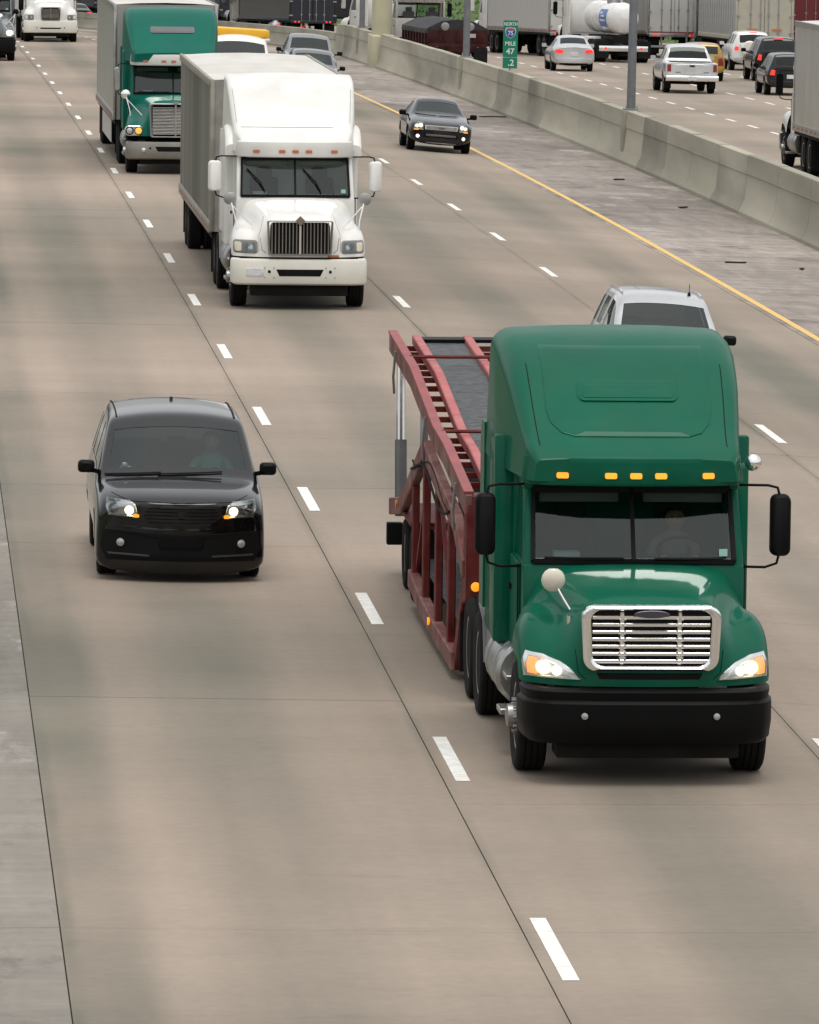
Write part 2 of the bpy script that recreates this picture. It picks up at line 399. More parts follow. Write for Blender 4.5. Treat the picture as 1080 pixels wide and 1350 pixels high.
DASH_M = mat('road_paint_white', (.80, .80, .77), .6, var=.12, scale=14, dirt=((.42, .37, .31), .35, 5), coord='World')
YEL_M = mat('road_paint_yellow', (.74, .47, .10), .6, var=.10, scale=5, dirt=((.45, .36, .22), .4, 6))
for X in (0.0, 3.74, 7.5):
    for k in range(-3, 28):
        c = 56 + 12.192 * k + (1.2 if k == 0 and X == 0 else 0); obj('lane_dash', sheet(X - .068, X + .068, c - 1.52, c + 1.52, .005, 1, 1.6), DASH_M, road)
obj('edge_line', sheet(10.93, 11.07, 30, 600, .006, 1, 6), YEL_M, road)
opp = structure(obj('opposite_road', sheet(15.3, 44.0, 60, 640, 0, 8, 6), OPP_M))
for X, a, b_ in ((21.7, 195, 330), (25.4, 215, 340), (29.1, 230, 340)):
    s = a
    while s < b_: obj('lane_dash', sheet(X - .07, X + .07, s, s + 2.7, .006, 1, 1.4), DASH_M, opp); s += 6.1
obj('edge_line', sheet(17.0, 17.14, 100, 600, .006, 1, 6), YEL_M, opp)

WALL_M = mat('barrier_concrete', (.44, .415, .325), .9, var=.14, scale=.7, dirt=((.14, .13, .10), .7, .8, (.6, .10, .7)), bump=.1, stretch=(1, .12, 1))
WALL_D = mat('barrier_concrete_dark', (.39, .37, .29), .9, var=.16, scale=.8, dirt=((.11, .10, .08), .75, 1.0, (.7, .13, .6)), bump=.1, stretch=(1, .12, 1))
barrier = tag(empty('median_barrier'), 'long grey concrete median barrier between the two carriageways', 'barrier')
def barrier_seg(sa, sb, h, name='barrier_segment', wide=0.0, m=WALL_M, off=0):
    w_ = wide
    prof = [(-.34 - w_, -.06), (-.34 - w_, .08), (-.20 - w_, .36), (-.145 - w_, h * .66), (-.165 - w_, h * .68), (-.13 - w_, h - .015), (-.11 - w_, h), (.11 + w_, h), (.13 + w_, h - .015), (.165 + w_, h * .68), (.145 + w_, h * .66), (.20 + w_, .36), (.34 + w_, .08), (.34 + w_, -.15)]
    rows = []
    for s in (sa, (sa + sb) / 2, sb): 
        base = pt(14.95, s); base.z = z0(s) - .4; rows.append([base + Vector((x, 0, z)) for x, z in prof])
    return obj(name, MB().loft(rows), m, barrier, angle=25)
POLES = (199.0, 257.5, 316.0, 408.0)
s = 62.0; hs_ = 1.42
while s < 331:
    e = min(s + 6.0, 332.0)
    barrier_seg(s + .02, e - .02, hs_ + random.uniform(-.012, .012), m=random.choice((WALL_M, WALL_M, WALL_D))); s = e
s = 332.2
while s < 630: barrier_seg(s + .012, s + 5.99, 1.02, m=WALL_D); s += 6
# pier pedestal, light poles
POLE_M = mat('painted_pole_steel', (.20, .21, .225), .45, .5, var=.12, scale=4)
CREAM = mat('pier_paint', (.52, .49, .34), .85, var=.08, scale=.8, dirt=((.28, .27, .19), .45, 1.4, (1, 1, .4)))
for i, s in enumerate(POLES):
    lp = empty('light_pole'); base = pt(14.95, s); base.z = z0(s) - .4; lp.location = base
    bh = 1.44 if s < 332 else 1.04
    obj('pole_base', MB().box(-.24, .24, -.35, .35, -.05, bh), WALL_D, lp, .02)
    obj('base_plate', MB().box(-.2, .2, -.2, .2, bh, bh + .04), POLE_M, lp, .005, 1)
    obj('anchor_bolt', MB().tube([(-.15, -.15, bh), (-.15, -.15, bh + .12)], .02, 6).tube([(.15, -.15, bh), (.15, -.15, bh + .12)], .02, 6), STEEL, lp)
    obj('shaft', MB().tube([(0, 0, bh + .03), (0, 0, 6), (0, 0, 12.0)], [.125, .11, .085], 14), POLE_M, lp)
    obj('hand_hole_cover', MB().box(-.05, .05, -.135, -.11, bh + .4, bh + .62), POLE_M, lp)
    for sg in (-1, 1):
        obj('arm', MB().tube([(0, 0, 11.8), (sg * 1.2, 0, 12.2), (sg * 2.6, 0, 12.35)], .05, 8), POLE_M, lp)
        obj('luminaire', MB().loft([[(sg * x, y * k, 12.35 + z * k) for y, z in rrect(-.16, .16, -.08, .1, .06, 3)] for x, k in ((2.5, .5), (2.7, 1), (3.2, 1), (3.35, .5))]), POLE_M, lp)
    tag(lp, ('nearest and tallest-looking grey light pole on the median barrier', 'grey light pole on the median barrier just left of the green mile sign', 'thin grey light pole on the barrier left of the cream bridge pier', 'farthest light pole, in front of the dark trailers')[i], 'light pole', 'light poles along the median barrier')
pier = empty('bridge_pier'); base = pt(14.95, 303); base.z = z0(303) - .4; pier.location = base
obj('column', MB().lathe([(.43, .9), (.43, 9.0)], (0, 0, 0), 'z', 32), CREAM, pier)
obj('pedestal', MB().prism([(-.50, -1.5), (-.50, 1.2), (.50, 1.2), (.50, -1.5), (.3, -1.8), (-.3, -1.8)], 'z', -.1, 1.38), CREAM, pier, .03)
obj('cap_beam', MB().box(-.7, .7, -.6, .6, 9.0, 10.0), CREAM, pier, .04)
tag(pier, 'round cream painted bridge pier standing in the median barrier', 'pier')

# mile sign on the barrier
sg_ = empty('mile_sign'); base = pt(14.95, 239); base.z = z0(239) - .4 + 1.42; sg_.location = base - Vector((0, 0, .12))
SIGN_G = mat('sign_green', (.0, .19, .11), .4, var=.05); SIGN_W = mat('sign_white', (.68, .74, .70), .4, var=.03)
obj('post', MB().box(-.03, .03, -.02, .02, -.1, 1.8), STEEL, sg_)
for (za, zb_) in ((.20, .56), (.57, 1.80)):
    pl = obj('sign_panel', MB().prism(rrect(-.245, .245, za, zb_, .03, 3), 'y', -.035, -.022), SIGN_G, sg_)
    obj('sign_border', ring_mb(rrect(-.238, .238, za + .007, zb_ - .007, .03, 3), -.037, -.030, .010), SIGN_W, pl)
def text(txt, x, z, size, m, parent, y=-.042, sx=1.0):
    cu = bpy.data.curves.new('t', 'FONT'); cu.body = txt; cu.size = size; cu.align_x = 'CENTER'; cu.align_y = 'CENTER'; cu.extrude = .002; cu.offset = size * .018
    o = bpy.data.objects.new('t', cu); COL.objects.link(o); dg = bpy.context.evaluated_depsgraph_get(); me = bpy.data.meshes.new_from_object(o.evaluated_get(dg)); bpy.data.objects.remove(o)
    me.materials.clear(); r = link('lettering', me, m, parent); r.rotation_euler = (PI / 2, 0, 0); r.location = (x, y, z); r.scale = (sx, 1, 1); return r
text('NORTH', 0, 1.67, .165, SIGN_W, sg_, sx=.78); text('MILE', 0, 1.02, .19, SIGN_W, sg_, sx=.95); text('47', 0, .76, .27, SIGN_W, sg_); text('.2', .03, .38, .29, SIGN_W, sg_)
shield = [(0, 1.555), (.06, 1.535), (.11, 1.55), (.15, 1.52), (.165, 1.42), (.13, 1.30), (0, 1.20), (-.13, 1.30), (-.165, 1.42), (-.15, 1.52), (-.11, 1.55), (-.06, 1.535)]
sh = obj('route_shield', MB().prism([(x * 1.08, 1.38 + (z - 1.38) * 1.07) for x, z in shield], 'y', -.040, -.036), SIGN_W, sg_)
obj('shield_field', MB().prism([(x, z) for x, z in shield if z < 1.46] + [(-.16, 1.465), (.16, 1.465)], 'y', -.044, -.041) if False else MB().prism([(.155, 1.465), (.16, 1.42), (.125, 1.30), (0, 1.205), (-.125, 1.30), (-.16, 1.42), (-.155, 1.465)], 'y', -.044, -.041), mat('shield_blue', (.02, .06, .32), .4, var=.05), sh)
obj('shield_crown', MB().prism([(.148, 1.475), (.142, 1.515), (.105, 1.542), (.06, 1.528), (0, 1.547), (-.06, 1.528), (-.105, 1.542), (-.142, 1.515), (-.148, 1.475)], 'y', -.044, -.041), mat('shield_red', (.42, .03, .05), .4, var=.05), sh)
text('75', 0, 1.365, .19, SIGN_W, sg_, y=-.047)
tag(sg_, 'green mile marker sign reading NORTH 75 MILE 47 .2', 'road sign')

# right-hand bank and wall
def rise(X, s): return max(0, (X - 44.0)) * .36 - .05
GRASS = mat('bank_grass', (.06, .105, .025), .95, var=.45, scale=1.2, bump=.8)
bank = structure(obj('grass_bank', sheet(44.0, 60.0, 150, 640, .02, 10, 6, rise), GRASS))
def grass_tufts():
    mb = MB()
    for i in range(9000):
        X = random.uniform(44.2, 59.5); s = random.uniform(300, 520); p = pt(X, s, rise(X, s)); a = random.uniform(0, PI); w_ = random.uniform(.05, .12); h = random.uniform(.08, .28)
        d = Vector((math.cos(a) * w_, math.sin(a) * w_, 0)); tip = p + Vector((random.uniform(-.1, .1), random.uniform(-.1, .1), h)); mb.add([p - d, p + d, tip], [(0, 1, 2)])
    o = obj('grass', mb, GRASS, smooth=False); o['kind'] = 'stuff'; o['label'] = 'short green grass growing on the roadside bank'; o['category'] = 'grass'
grass_tufts()
SOUND = mat('sound_wall_concrete', (.46, .43, .34), .9, var=.10, scale=.7, dirt=((.3, .28, .22), .4, 1.2))
sw = tag(empty('sound_wall'), 'cream concrete sound wall along the top of the grass bank', 'wall')
for k in range(55):
    sa = 300 + k * 6.1; a = pt(60.2, sa, 5.2); b_ = pt(60.2, sa + 6.0, 5.2)
    mb = MB(); d = Vector((.25, 0, 0)); mb.add([a, b_, b_ + d, a + d, a + Vector((0, 0, 6)), b_ + Vector((0, 0, 6)), b_ + d + Vector((0, 0, 6)), a + d + Vector((0, 0, 6))], [(0, 3, 2, 1), (4, 5, 6, 7), (0, 1, 5, 4), (1, 2, 6, 5), (2, 3, 7, 6), (3, 0, 4, 7)])
    obj('wall_panel', mb, SOUND, sw)
    obj('wall_post', MB().box(a.x - .12, a.x + .35, a.y - .15, a.y + .12, a.z - .6, a.z + 6.3), SOUND, sw)
# debris on the median shoulder
SCR = mat('scrap_rubber', (.02, .02, .02), .9, var=.3)
for i, (X, s, L_, w_, lab) in enumerate(((14.0, 234.0, .9, .22, 'curled black tyre scrap lying at the foot of the median barrier, farthest from the camera'), (12.1, 148.9, .45, .06, 'thin dark strip of scrap lying alone on the median shoulder'), (13.5, 172.0, .3, .12, 'small dark rubbish at the foot of the barrier'), (13.4, 186.5, .3, .13, 'dark clump of rubbish by the barrier below the nearest light pole'), (13.3, 147.4, .22, .08, 'small dark chip on the median shoulder at the right picture edge'))):
    p = pt(X, s); mb = MB(); secs = []
    for k in range(7):
        t = k / 6; y = (t - .5) * L_; zz = .005 + .012 * L_ * math.sin(t * 3 + i) ** 2
        secs.append([(y, -w_ * (.5 - .3 * abs(t - .5)), zz), (y, w_ * (.5 - .4 * abs(t - .4)), zz + .02), (y, w_ * .45 * (1 - abs(t - .5)), zz + .035), (y, -w_ * .45, zz + .03)])
    o = obj('tyre_scrap' if i in (0, 1) else 'roadside_rubbish', mb.loft(secs), SCR); o.location = p + Vector((0, 0, .003)); o.rotation_euler = (0, 0, (.15, .05, .8, .4, 1.2)[i]); tag(o, lab, 'debris')
# ------------------------------------------------------------------ wheels
WM = {}
def wheel_meshes(r, w, style):
    k = (round(r, 3), round(w, 3), style)
    if k in WM: return WM[k]
    h = w / 2; truck = style.startswith('truck')
    prof = [(r * .60, -h * .80), (r * .80, -h), (r * .93, -h * .97), (r * .985, -h * .84)]
    for a in (-.62, -.2, .2, .62):
        prof += [(r, h * (a - .13)), (r, h * (a + .13))] if a == .62 else [(r, h * (a - .13)), (r, h * (a + .13)), (r * .972, h * (a + .16)), (r * .972, h * (a + .26))]
    prof += [(r * .985, h * .84), (r * .93, h * .97), (r * .80, h), (r * .60, h * .80)]
    t = MB().lathe(prof, (0, 0, 0), 'x', 28)
    tm = t.mesh('tyre', angle=50); tm.materials.append(RUBBER)
    rr = r * .62; m = MB()
    if truck:      # deep steel disc with hub and nuts; front wheels dish outwards, rears inwards
        dish = .03 if style == 'truck_front' else -.10
        m.lathe([(rr, -h * .75), (rr, h * .82), (rr * .9, h * .8), (rr * .86, h * .55), (rr * .6, h * .5 + dish), (rr * .36, h * .5 + dish + .02), (rr * .34, h * .5 + dish + .10), (rr * .1, h * .5 + dish + .12), (.001, h * .5 + dish + .12)], (0, 0, 0), 'x', 24)
        for i in range(10):
            a = 2 * PI * i / 10; yy, zz = rr * .48 * math.cos(a), rr * .48 * math.sin(a)
            m.tube([(h * .5 + dish, yy, zz), (h * .5 + dish + .055, yy, zz)], .018, 6)
        rm = m.mesh('rim', angle=30); rm.materials.append(ALU if style != 'truck_dull' else mat('white_steel_rim', (.5, .49, .46), .5, var=.2, dirt=(DUST, .5, 4)))
    else:
        m.lathe([(rr, -h * .75), (rr, h * .86), (rr * .93, h * .84), (rr * .9, h * .55), (rr * .3, h * .40), (.001, h * .40)], (0, 0, 0), 'x', 24)
        for i in range(5):
            a = 2 * PI * i / 5
            for da in (-.14, .14):
                m.bar((h * .62, rr * .15 * math.cos(a), rr * .15 * math.sin(a)), (h * .78, rr * .93 * math.cos(a + da), rr * .93 * math.sin(a + da)), rr * .13, h * .25, up=(1, 0, 0))
        m.lathe([(rr * .24, h * .4), (rr * .22, h * .72), (.001, h * .76)], (0, 0, 0), 'x', 14)
        rm = m.mesh('rim', angle=30); rm.materials.append(mat('alloy_rim', (.42, .42, .42), .3, .9, var=.15) if style == 'alloy' else mat('dark_rim', (.06, .06, .062), .4, .5, var=.2))
    WM[k] = (tm, rm); return WM[k]
def wheel(parent, x, y, r, w, side, style, name='wheel'):
    e = empty(name); e.parent = parent; e.location = (x, y, r)
    if side < 0: e.rotation_euler = (0, 0, PI)
    tm, rm = wheel_meshes(r, w, style)
    link('tyre', tm, None, e); link('rim', rm, None, e)
    return e

# ------------------------------------------------------------------ passenger cars: one subdivided cage, cut into body and glass
def st(y, hw, zb, zm, zs, xb, zbelt, xr, zr, crown, sweep=.05):
    return dict(y=y, sw=sweep, p=[(hw - .07, zb), (hw, zm), (hw - .015, zs), (xb, zbelt), (xr, zr), (max(.02, xr - .055), zr + .022), (xr * .52, zr + .02 + crown * .75), (0.0, zr + .02 + crown)])
def car_shell(name, S, glassmap, wheels, archr, paintm, parent, gl=(GLASS, GLASS, GLASS), floor=.22):
    """S: stations front to rear. glassmap: {'w':(i,j) windshield stations, 's':[(i,j)..] side windows, 'r':(i,j) rear window}"""
    NJ = 8; v = []; f = []; fm = []
    def y_of(s, x, hw): return s['y'] + s['sw'] * (x / hw) ** 2
    idx = []
    for s in S:
        hw = s['p'][1][0]; L = []; Rr = []
        for x, z in s['p'][:-1]:
            v.append((-x, y_of(s, x, hw), z)); L.append(len(v) - 1)
        v.append((0, s['y'], s['p'][-1][1])); c = len(v) - 1
        for x, z in s['p'][:-1]:
            v.append((x, y_of(s, x, hw), z)); Rr.append(len(v) - 1)
        idx.append((L + [c], Rr + [c]))
    def kind(i, j):
        w = glassmap.get('w')
        if w and w[0] <= i < w[1] and j >= 5: return 1
        r = glassmap.get('r')
        if r and r[0] <= i < r[1] and j >= 5: return 3
        for a, b in glassmap.get('s', []):
            if a <= i < b and j == 3: return 2
        return 0
    for i in range(len(S) - 1):
        for side in (0, 1):
            for j in range(NJ - 1):
                a, b, c2, d = idx[i][side][j], idx[i][side][j + 1], idx[i + 1][side][j + 1], idx[i + 1][side][j]
                f.append((a, b, c2, d) if side == 0 else (d, c2, b, a)); fm.append(kind(i, j))
        f.append((idx[i][0][0], idx[i + 1][0][0], idx[i + 1][1][0], idx[i][1][0])); fm.append(4)
    for e, s in ((0, S[0]), (len(S) - 1, S[-1])):
        hw = s['p'][1][0]; rows = []
        for j in range(NJ - 1):
            x, z = s['p'][j]; row = [idx[e][0][j]]
            for q in (-.5, 0, .5):
                v.append((x * q, y_of(s, x * q, hw), z)); row.append(len(v) - 1)
            rows.append(row + [idx[e][1][j]])
        for j in range(NJ - 2):
            for k in range(4):
                q = (rows[j][k], rows[j][k + 1], rows[j + 1][k + 1], rows[j + 1][k]); f.append(q if e == 0 else q[::-1]); fm.append(0)
        c = idx[e][0][7]
        for k in range(4):
            q = (rows[6][k], rows[6][k + 1], c); f.append(q if e == 0 else q[::-1]); fm.append(0)
        q = tuple(rows[0]); f.append((idx[e][0][0], idx[e][1][0]) + tuple(reversed(rows[0][1:4]))); fm.append(4)
    me = bpy.data.meshes.new(name); me.from_pydata(v, [], f)
    slots = [paintm, gl[0], gl[1], gl[2], FRAME]
    for m in slots: me.materials.append(m)
    for p, k in zip(me.polygons, fm): p.material_index = k
    bm = bmesh.new(); bm.from_mesh(me); bmesh.ops.recalc_face_normals(bm, faces=bm.faces); bm.to_mesh(me); bm.free()
    o = bpy.data.objects.new('tmp', me); COL.objects.link(o)
    md = o.modifiers.new('s', 'SUBSURF'); md.levels = 2; md.render_levels = 2
    cut = MB()
    for (x, y, r) in wheels:
        sg = 1 if x > 0 else -1
        cut.lathe([(archr, 0), (archr, .42)], (x - .26 if sg > 0 else x - .16, y, r + .01), 'x', 28)
    cm = cut.mesh('cut', smooth=False)
    for m in slots: cm.materials.append(m)
    for p in cm.polygons: p.material_index = 4
    co = bpy.data.objects.new('cut', cm); COL.objects.link(co)
    bo = o.modifiers.new('b', 'BOOLEAN'); bo.operation = 'DIFFERENCE'; bo.object = co; bo.solver = 'EXACT'
    dg = bpy.context.evaluated_depsgraph_get(); ev = bpy.data.meshes.new_from_object(o.evaluated_get(dg))
    bpy.data.objects.remove(o); bpy.data.objects.remove(co)
    full = bvh_of(ev)
    def split(sel, nm, inset=0.0):
        bm = bmesh.new(); bm.from_mesh(ev)
        bmesh.ops.delete(bm, geom=[q for q in bm.faces if not sel(q)], context='FACES')
        m2 = bpy.data.meshes.new(nm)
        if inset:
            bm.normal_update()
            for q in bm.verts: q.co -= q.normal * inset
        bm.to_mesh(m2); bm.free()
        m2.shade_smooth(); m2.set_sharp_from_angle(angle=R(50)); return m2
    body = split(lambda q: q.material_index in (0, 4), 'body')
    body.materials.clear()
    for m in slots: body.materials.append(m)
    link('body', body, None, parent)
    def glasspart(nm, sel, m):
        g = split(sel, nm, .004)
        if len(g.polygons) == 0: return
        g.materials.clear(); g.materials.append(m)
        for p in g.polygons: p.material_index = 0
        link(nm, g, None, parent)
    glasspart('windshield', lambda q: q.material_index == 1, gl[0])
    glasspart('rear_window', lambda q: q.material_index == 3, gl[2])
    for a, b in glassmap.get('s', []):
        ya, yb = S[a]['y'], S[b]['y']
        for sg in (-1, 1):
            glasspart('side_window', lambda q, ya=ya, yb=yb, sg=sg: q.material_index == 2 and q.calc_center_median().x * sg > 0 and ya - .02 <= q.calc_center_median().y < yb + .05, gl[1])
    # keep two windows from sharing faces: each side strip is separated by a pillar station, so the ranges do not meet
    return full
def car_interior(parent, hw, yd, zd, yseat, zf=.35, hs=1.15, rows=2, gap=.95):
    m = MB(); m.box(-hw, hw, yd, yd + .38, zf + .25, zd); obj('dashboard', m, DASH, parent, .04)
    for k in range(rows):
        for sx in (-1, 1):
            y = yseat + k * gap; x = sx * hw * .52
            q = MB(); q.box(x - .24, x + .24, y - .42, y + .1, zf, zf + .2); q.prism([(y - .02, zf + .1), (y + .14, zf + .1), (y + .30, hs - .22), (y + .18, hs - .22)], 'x', x - .23, x + .23)
            q.box(x - .13, x + .13, y + .2, y + .3, hs - .2, hs); obj('seat', q, INTERIOR, parent, .03)
    q = MB(); q.tube([(hw * .52 + .17 * math.cos(t), yd + .42 + .05 * math.sin(t), zd - .02 + .17 * math.sin(t)) for t in [2 * PI * i / 16 for i in range(17)]], .014, 6, False)
    obj('steering_wheel', q, BLACK, parent)
def car_mirrors(parent, x, y, z, m, w=.2, h=.15):
    for sg in (-1, 1):
        q = MB(); q.loft([[(sg * (x + a), y + dy + bb, z + c) for a, c in rrect(-w / 2 * s, w / 2 * s, -h / 2 * s, h / 2 * s, .045 * s, 3)] for dy, s, bb in ((-.09, .55, 0), (-.06, .9, 0), (0, 1, 0), (.05, .96, 0))])
        q.bar((sg * (x - w * .3), y, z - h * .3), (sg * (x - w * .9), y + .02, z - h * .45), .05, .05)
        obj('wing_mirror', q, m, parent)
def head_lamp(parent, poly, bvh, lamps, bez=CHROME, face='front', grow=.02, lens=LENS, refl=None):
    """a lamp unit: reflector bowl patch, bright bulbs and clear cover"""
    b = obj('headlight', decal(poly, face, bvh, .006, .05), refl or LAMP_OFF, parent)
    for (u, v, r, m) in lamps:
        obj('bulb', decal(circle(u, v, r), face, bvh, .016, .02, 1, dome=.015), m, b)
    obj('lens', decal(poly, face, bvh, .034, .03), lens, b)
    return b
def wipers(parent, bvh, ends, th=.012):
    for a, b in ends:
        path = []
        for k in range(6):
            u = a[0] + (b[0] - a[0]) * k / 5; v = a[1] + (b[1] - a[1]) * k / 5
            h = bvh.ray_cast(Vector((u, -20, v)), Vector((0, 1, 0)))[0]
            if h: path.append(h - Vector((0, .03, 0)))
        if len(path) > 1: obj('wiper', MB().tube(path, th, 5), BLACK, parent)

# ------------------------------------------------------------------ people (seated drivers)
def person(name, skin, shirt, hair, parent_matrix, label, ped=.12):
    """seated, facing -y, hip at the origin; hands on a wheel in front"""
    me = bpy.data.meshes.new('body'); V = []; E = []; Rd = []
    def v(p, r, frm=None):
        V.append(p); Rd.append(r)
        if frm is not None: E.append((frm, len(V) - 1))
        return len(V) - 1
    hip = v((0, 0, .06), .15); bel = v((0, .02, .24), .145, hip); ch = v((0, .06, .42), .16, bel); nk0 = v((0, .05, .54), .10, ch); nk = v((0, .03, .61), .055, nk0)
    hd0 = v((0, .0, .67), .075, nk); hd1 = v((0, -.01, .75), .098, hd0); hd2 = v((0, 0, .83), .075, hd1)
    v((0, -.105, .735), .016, hd1)          # nose
    for sg in (-1, 1):
        v((sg * .098, .01, .74), .016, hd1)  # ears
        sh = v((sg * .19, .05, .49), .066, nk0); el = v((sg * .27, -.12, .27), .046, sh); wr = v((sg * .17, -.36, .37), .03, el); pm = v((sg * .16, -.42, .40), .03, wr)
        for q in range(4):
            a = v((sg * (.175 - .018 * q), -.46, .425 - .008 * q), .010, pm); bq = v((sg * (.175 - .018 * q), -.485 + .004 * q, .405 - .008 * q), .009, a); v((sg * (.172 - .018 * q), -.47, .385 - .006 * q), .008, bq)
        t = v((sg * .13, -.425, .42), .011, pm); v((sg * .115, -.45, .43), .009, t)
        th = v((sg * .10, -.06, .05), .09, hip); kn = v((sg * .13, -.44, .10), .065, th); an = v((sg * .13, -.62, -.24), .045, kn); v((sg * .13, -.74, -.28), .04, an)
    me.from_pydata(V, E, [])
    o = bpy.data.objects.new('tmp', me); COL.objects.link(o)
    md = o.modifiers.new('k', 'SKIN'); md.use_smooth_shade = True
    for i, r in enumerate(Rd): me.skin_vertices[0].data[i].radius = (r, r)
    me.skin_vertices[0].data[0].use_root = True
    sm = o.modifiers.new('s', 'SUBSURF'); sm.levels = 1; sm.render_levels = 1
    dg = bpy.context.evaluated_depsgraph_get(); ev = bpy.data.meshes.new_from_object(o.evaluated_get(dg)); bpy.data.objects.remove(o)
    for m in (skin, shirt, mat('trousers', (.03, .035, .05), .9, var=.2)): ev.materials.append(m)
    for p in ev.polygons:
        c = p.center
        sleeve = math.hypot(c.x, 0) > .12 and c.y < -.2 and .2 < c.z < .5
        p.material_index = 2 if c.z < .10 else (0 if (c.z > .585 or sleeve) else 1)
    ev.shade_smooth()
    root = empty(name); root.matrix_world = parent_matrix
    link('body', ev, None, root)
    h = MB().sphere((0, .018, .775), .112, 14, (1.0, 1.05, .9)); hm = h.mesh('hair')
    bm = bmesh.new(); bm.from_mesh(hm); bmesh.ops.delete(bm, geom=[q for q in bm.verts if q.co.y < -.03 and q.co.z < .80], context='VERTS'); bm.to_mesh(hm); bm.free()
    link('hair', hm, hair, root)
    f = MB()
    for sg in (-1, 1): f.sphere((sg * .036, -.094, .765), .012, 8)
    f.box(-.028, .028, -.103, -.09, .690, .698)
    obj('face_features', f, mat('eyes_and_mouth', (.30, .17, .13), .6, var=.1), root)
    tag(root, label, 'person')
    return root
SKIN = mat('skin', (.45, .27, .19), .55, var=.08)
HAIR = mat('dark_hair', (.03, .022, .016), .7, var=.3)
# ------------------------------------------------------------------ car kinds (front axle at y = 0, front towards -y)
def scaleS(S, kx=1, ky=1, kz=1):
    return [dict(y=s['y'] * ky, sw=s['sw'], p=[(x * kx, z * kz) for x, z in s['p']]) for s in S]
VAN = [st(-.95, .95, .05, .36, .66, .88, .79, .76, .86, .04, .26), st(-.88, .99, .05, .44, .76, .93, .88, .82, .93, .04, .25), st(-.45, 1.0, .10, .55, .88, .95, .98, .86, 1.01, .04, .15),
       st(.24, 1.0, .16, .6, .94, .965, 1.02, .91, 1.05, .04, .12), st(.33, 1.0, .18, .6, .95, .97, 1.035, .935, 1.065, .04, .13), st(1.28, 1.0, .2, .6, .98, .95, 1.08, .82, 1.635, .07, .10),
       st(1.44, 1.0, .2, .6, .98, .95, 1.08, .80, 1.685, .08, .05), st(2.05, 1.0, .2, .6, .98, .95, 1.08, .79, 1.71, .08, .02), st(2.17, 1.0, .2, .6, .98, .95, 1.08, .79, 1.71, .08, .02),
       st(3.1, 1.0, .22, .6, .98, .95, 1.08, .78, 1.705, .08, .0), st(3.22, 1.0, .22, .6, .98, .95, 1.08, .78, 1.70, .08, .0), st(3.95, .99, .22, .6, .98, .93, 1.08, .76, 1.66, .07, -.03),
       st(4.07, .98, .24, .6, .97, .91, 1.07, .75, 1.62, .06, -.06), st(4.2, .96, .26, .6, .95, .88, 1.03, .78, 1.08, .02, -.1)]
for s_ in VAN[:3]: s_['p'][0] = (s_['p'][1][0] - .035, s_['p'][0][1] + .02); s_['p'][1] = (s_['p'][1][0], .24)
VANG = dict(w=(4, 5), s=[(4, 7), (8, 9), (10, 11)], r=(12, 13))
SEDAN = [st(-.93, .80, .2, .42, .58, .76, .66, .68, .70, .02, .3), st(-.82, .88, .18, .45, .64, .84, .74, .74, .78, .02, .28), st(-.3, .915, .18, .5, .72, .86, .83, .74, .87, .03, .12),
         st(.5, .915, .18, .5, .78, .86, .90, .74, .95, .03, .08), st(.68, .915, .18, .5, .80, .86, .92, .76, .975, .03, .1), st(1.55, .915, .18, .5, .82, .84, .93, .60, 1.325, .05, .06),
         st(1.75, .915, .18, .5, .82, .84, .93, .59, 1.365, .05, .03), st(2.05, .915, .18, .5, .82, .84, .93, .59, 1.38, .05, .02), st(2.15, .915, .18, .5, .82, .84, .93, .59, 1.38, .05, .02),
         st(2.9, .915, .2, .5, .82, .84, .94, .58, 1.33, .05, .0), st(3.42, .91, .2, .5, .82, .83, .95, .66, 1.03, .03, -.06), st(3.82, .89, .22, .5, .8, .81, .93, .68, .985, .03, -.1), st(3.92, .86, .25, .5, .76, .79, .87, .68, .94, .02, -.14)]
SEDANG = dict(w=(4, 5), s=[(4, 7), (8, 9)], r=(9, 10))
SUV = [st(-.9, .82, .28, .5, .7, .78, .78, .70, .83, .02, .25), st(-.78, .90, .26, .55, .76, .86, .88, .76, .94, .02, .22), st(-.3, .92, .26, .58, .84, .87, .97, .76, 1.02, .03, .1),
       st(.4, .92, .26, .6, .9, .87, 1.04, .76, 1.09, .03, .08), st(.58, .92, .26, .6, .92, .87, 1.06, .78, 1.115, .03, .1), st(1.3, .92, .26, .6, .92, .85, 1.08, .66, 1.57, .05, .06),
       st(1.5, .92, .26, .6, .92, .85, 1.08, .655, 1.62, .05, .03), st(1.95, .92, .26, .6, .92, .85, 1.08, .655, 1.64, .05, .02), st(2.05, .92, .26, .6, .92, .85, 1.08, .655, 1.64, .05, .02),
       st(2.85, .92, .28, .6, .92, .85, 1.09, .65, 1.63, .05, 0), st(2.95, .92, .28, .6, .92, .85, 1.09, .65, 1.63, .05, 0), st(3.42, .91, .28, .6, .92, .84, 1.09, .64, 1.60, .05, -.03),
       st(3.55, .90, .28, .6, .92, .83, 1.09, .64, 1.57, .04, -.05), st(3.7, .88, .30, .6, .9, .80, 1.04, .70, 1.09, .02, -.1)]
SUVG = dict(w=(4, 5), s=[(4, 7), (8, 9), (10, 11)], r=(12, 13))
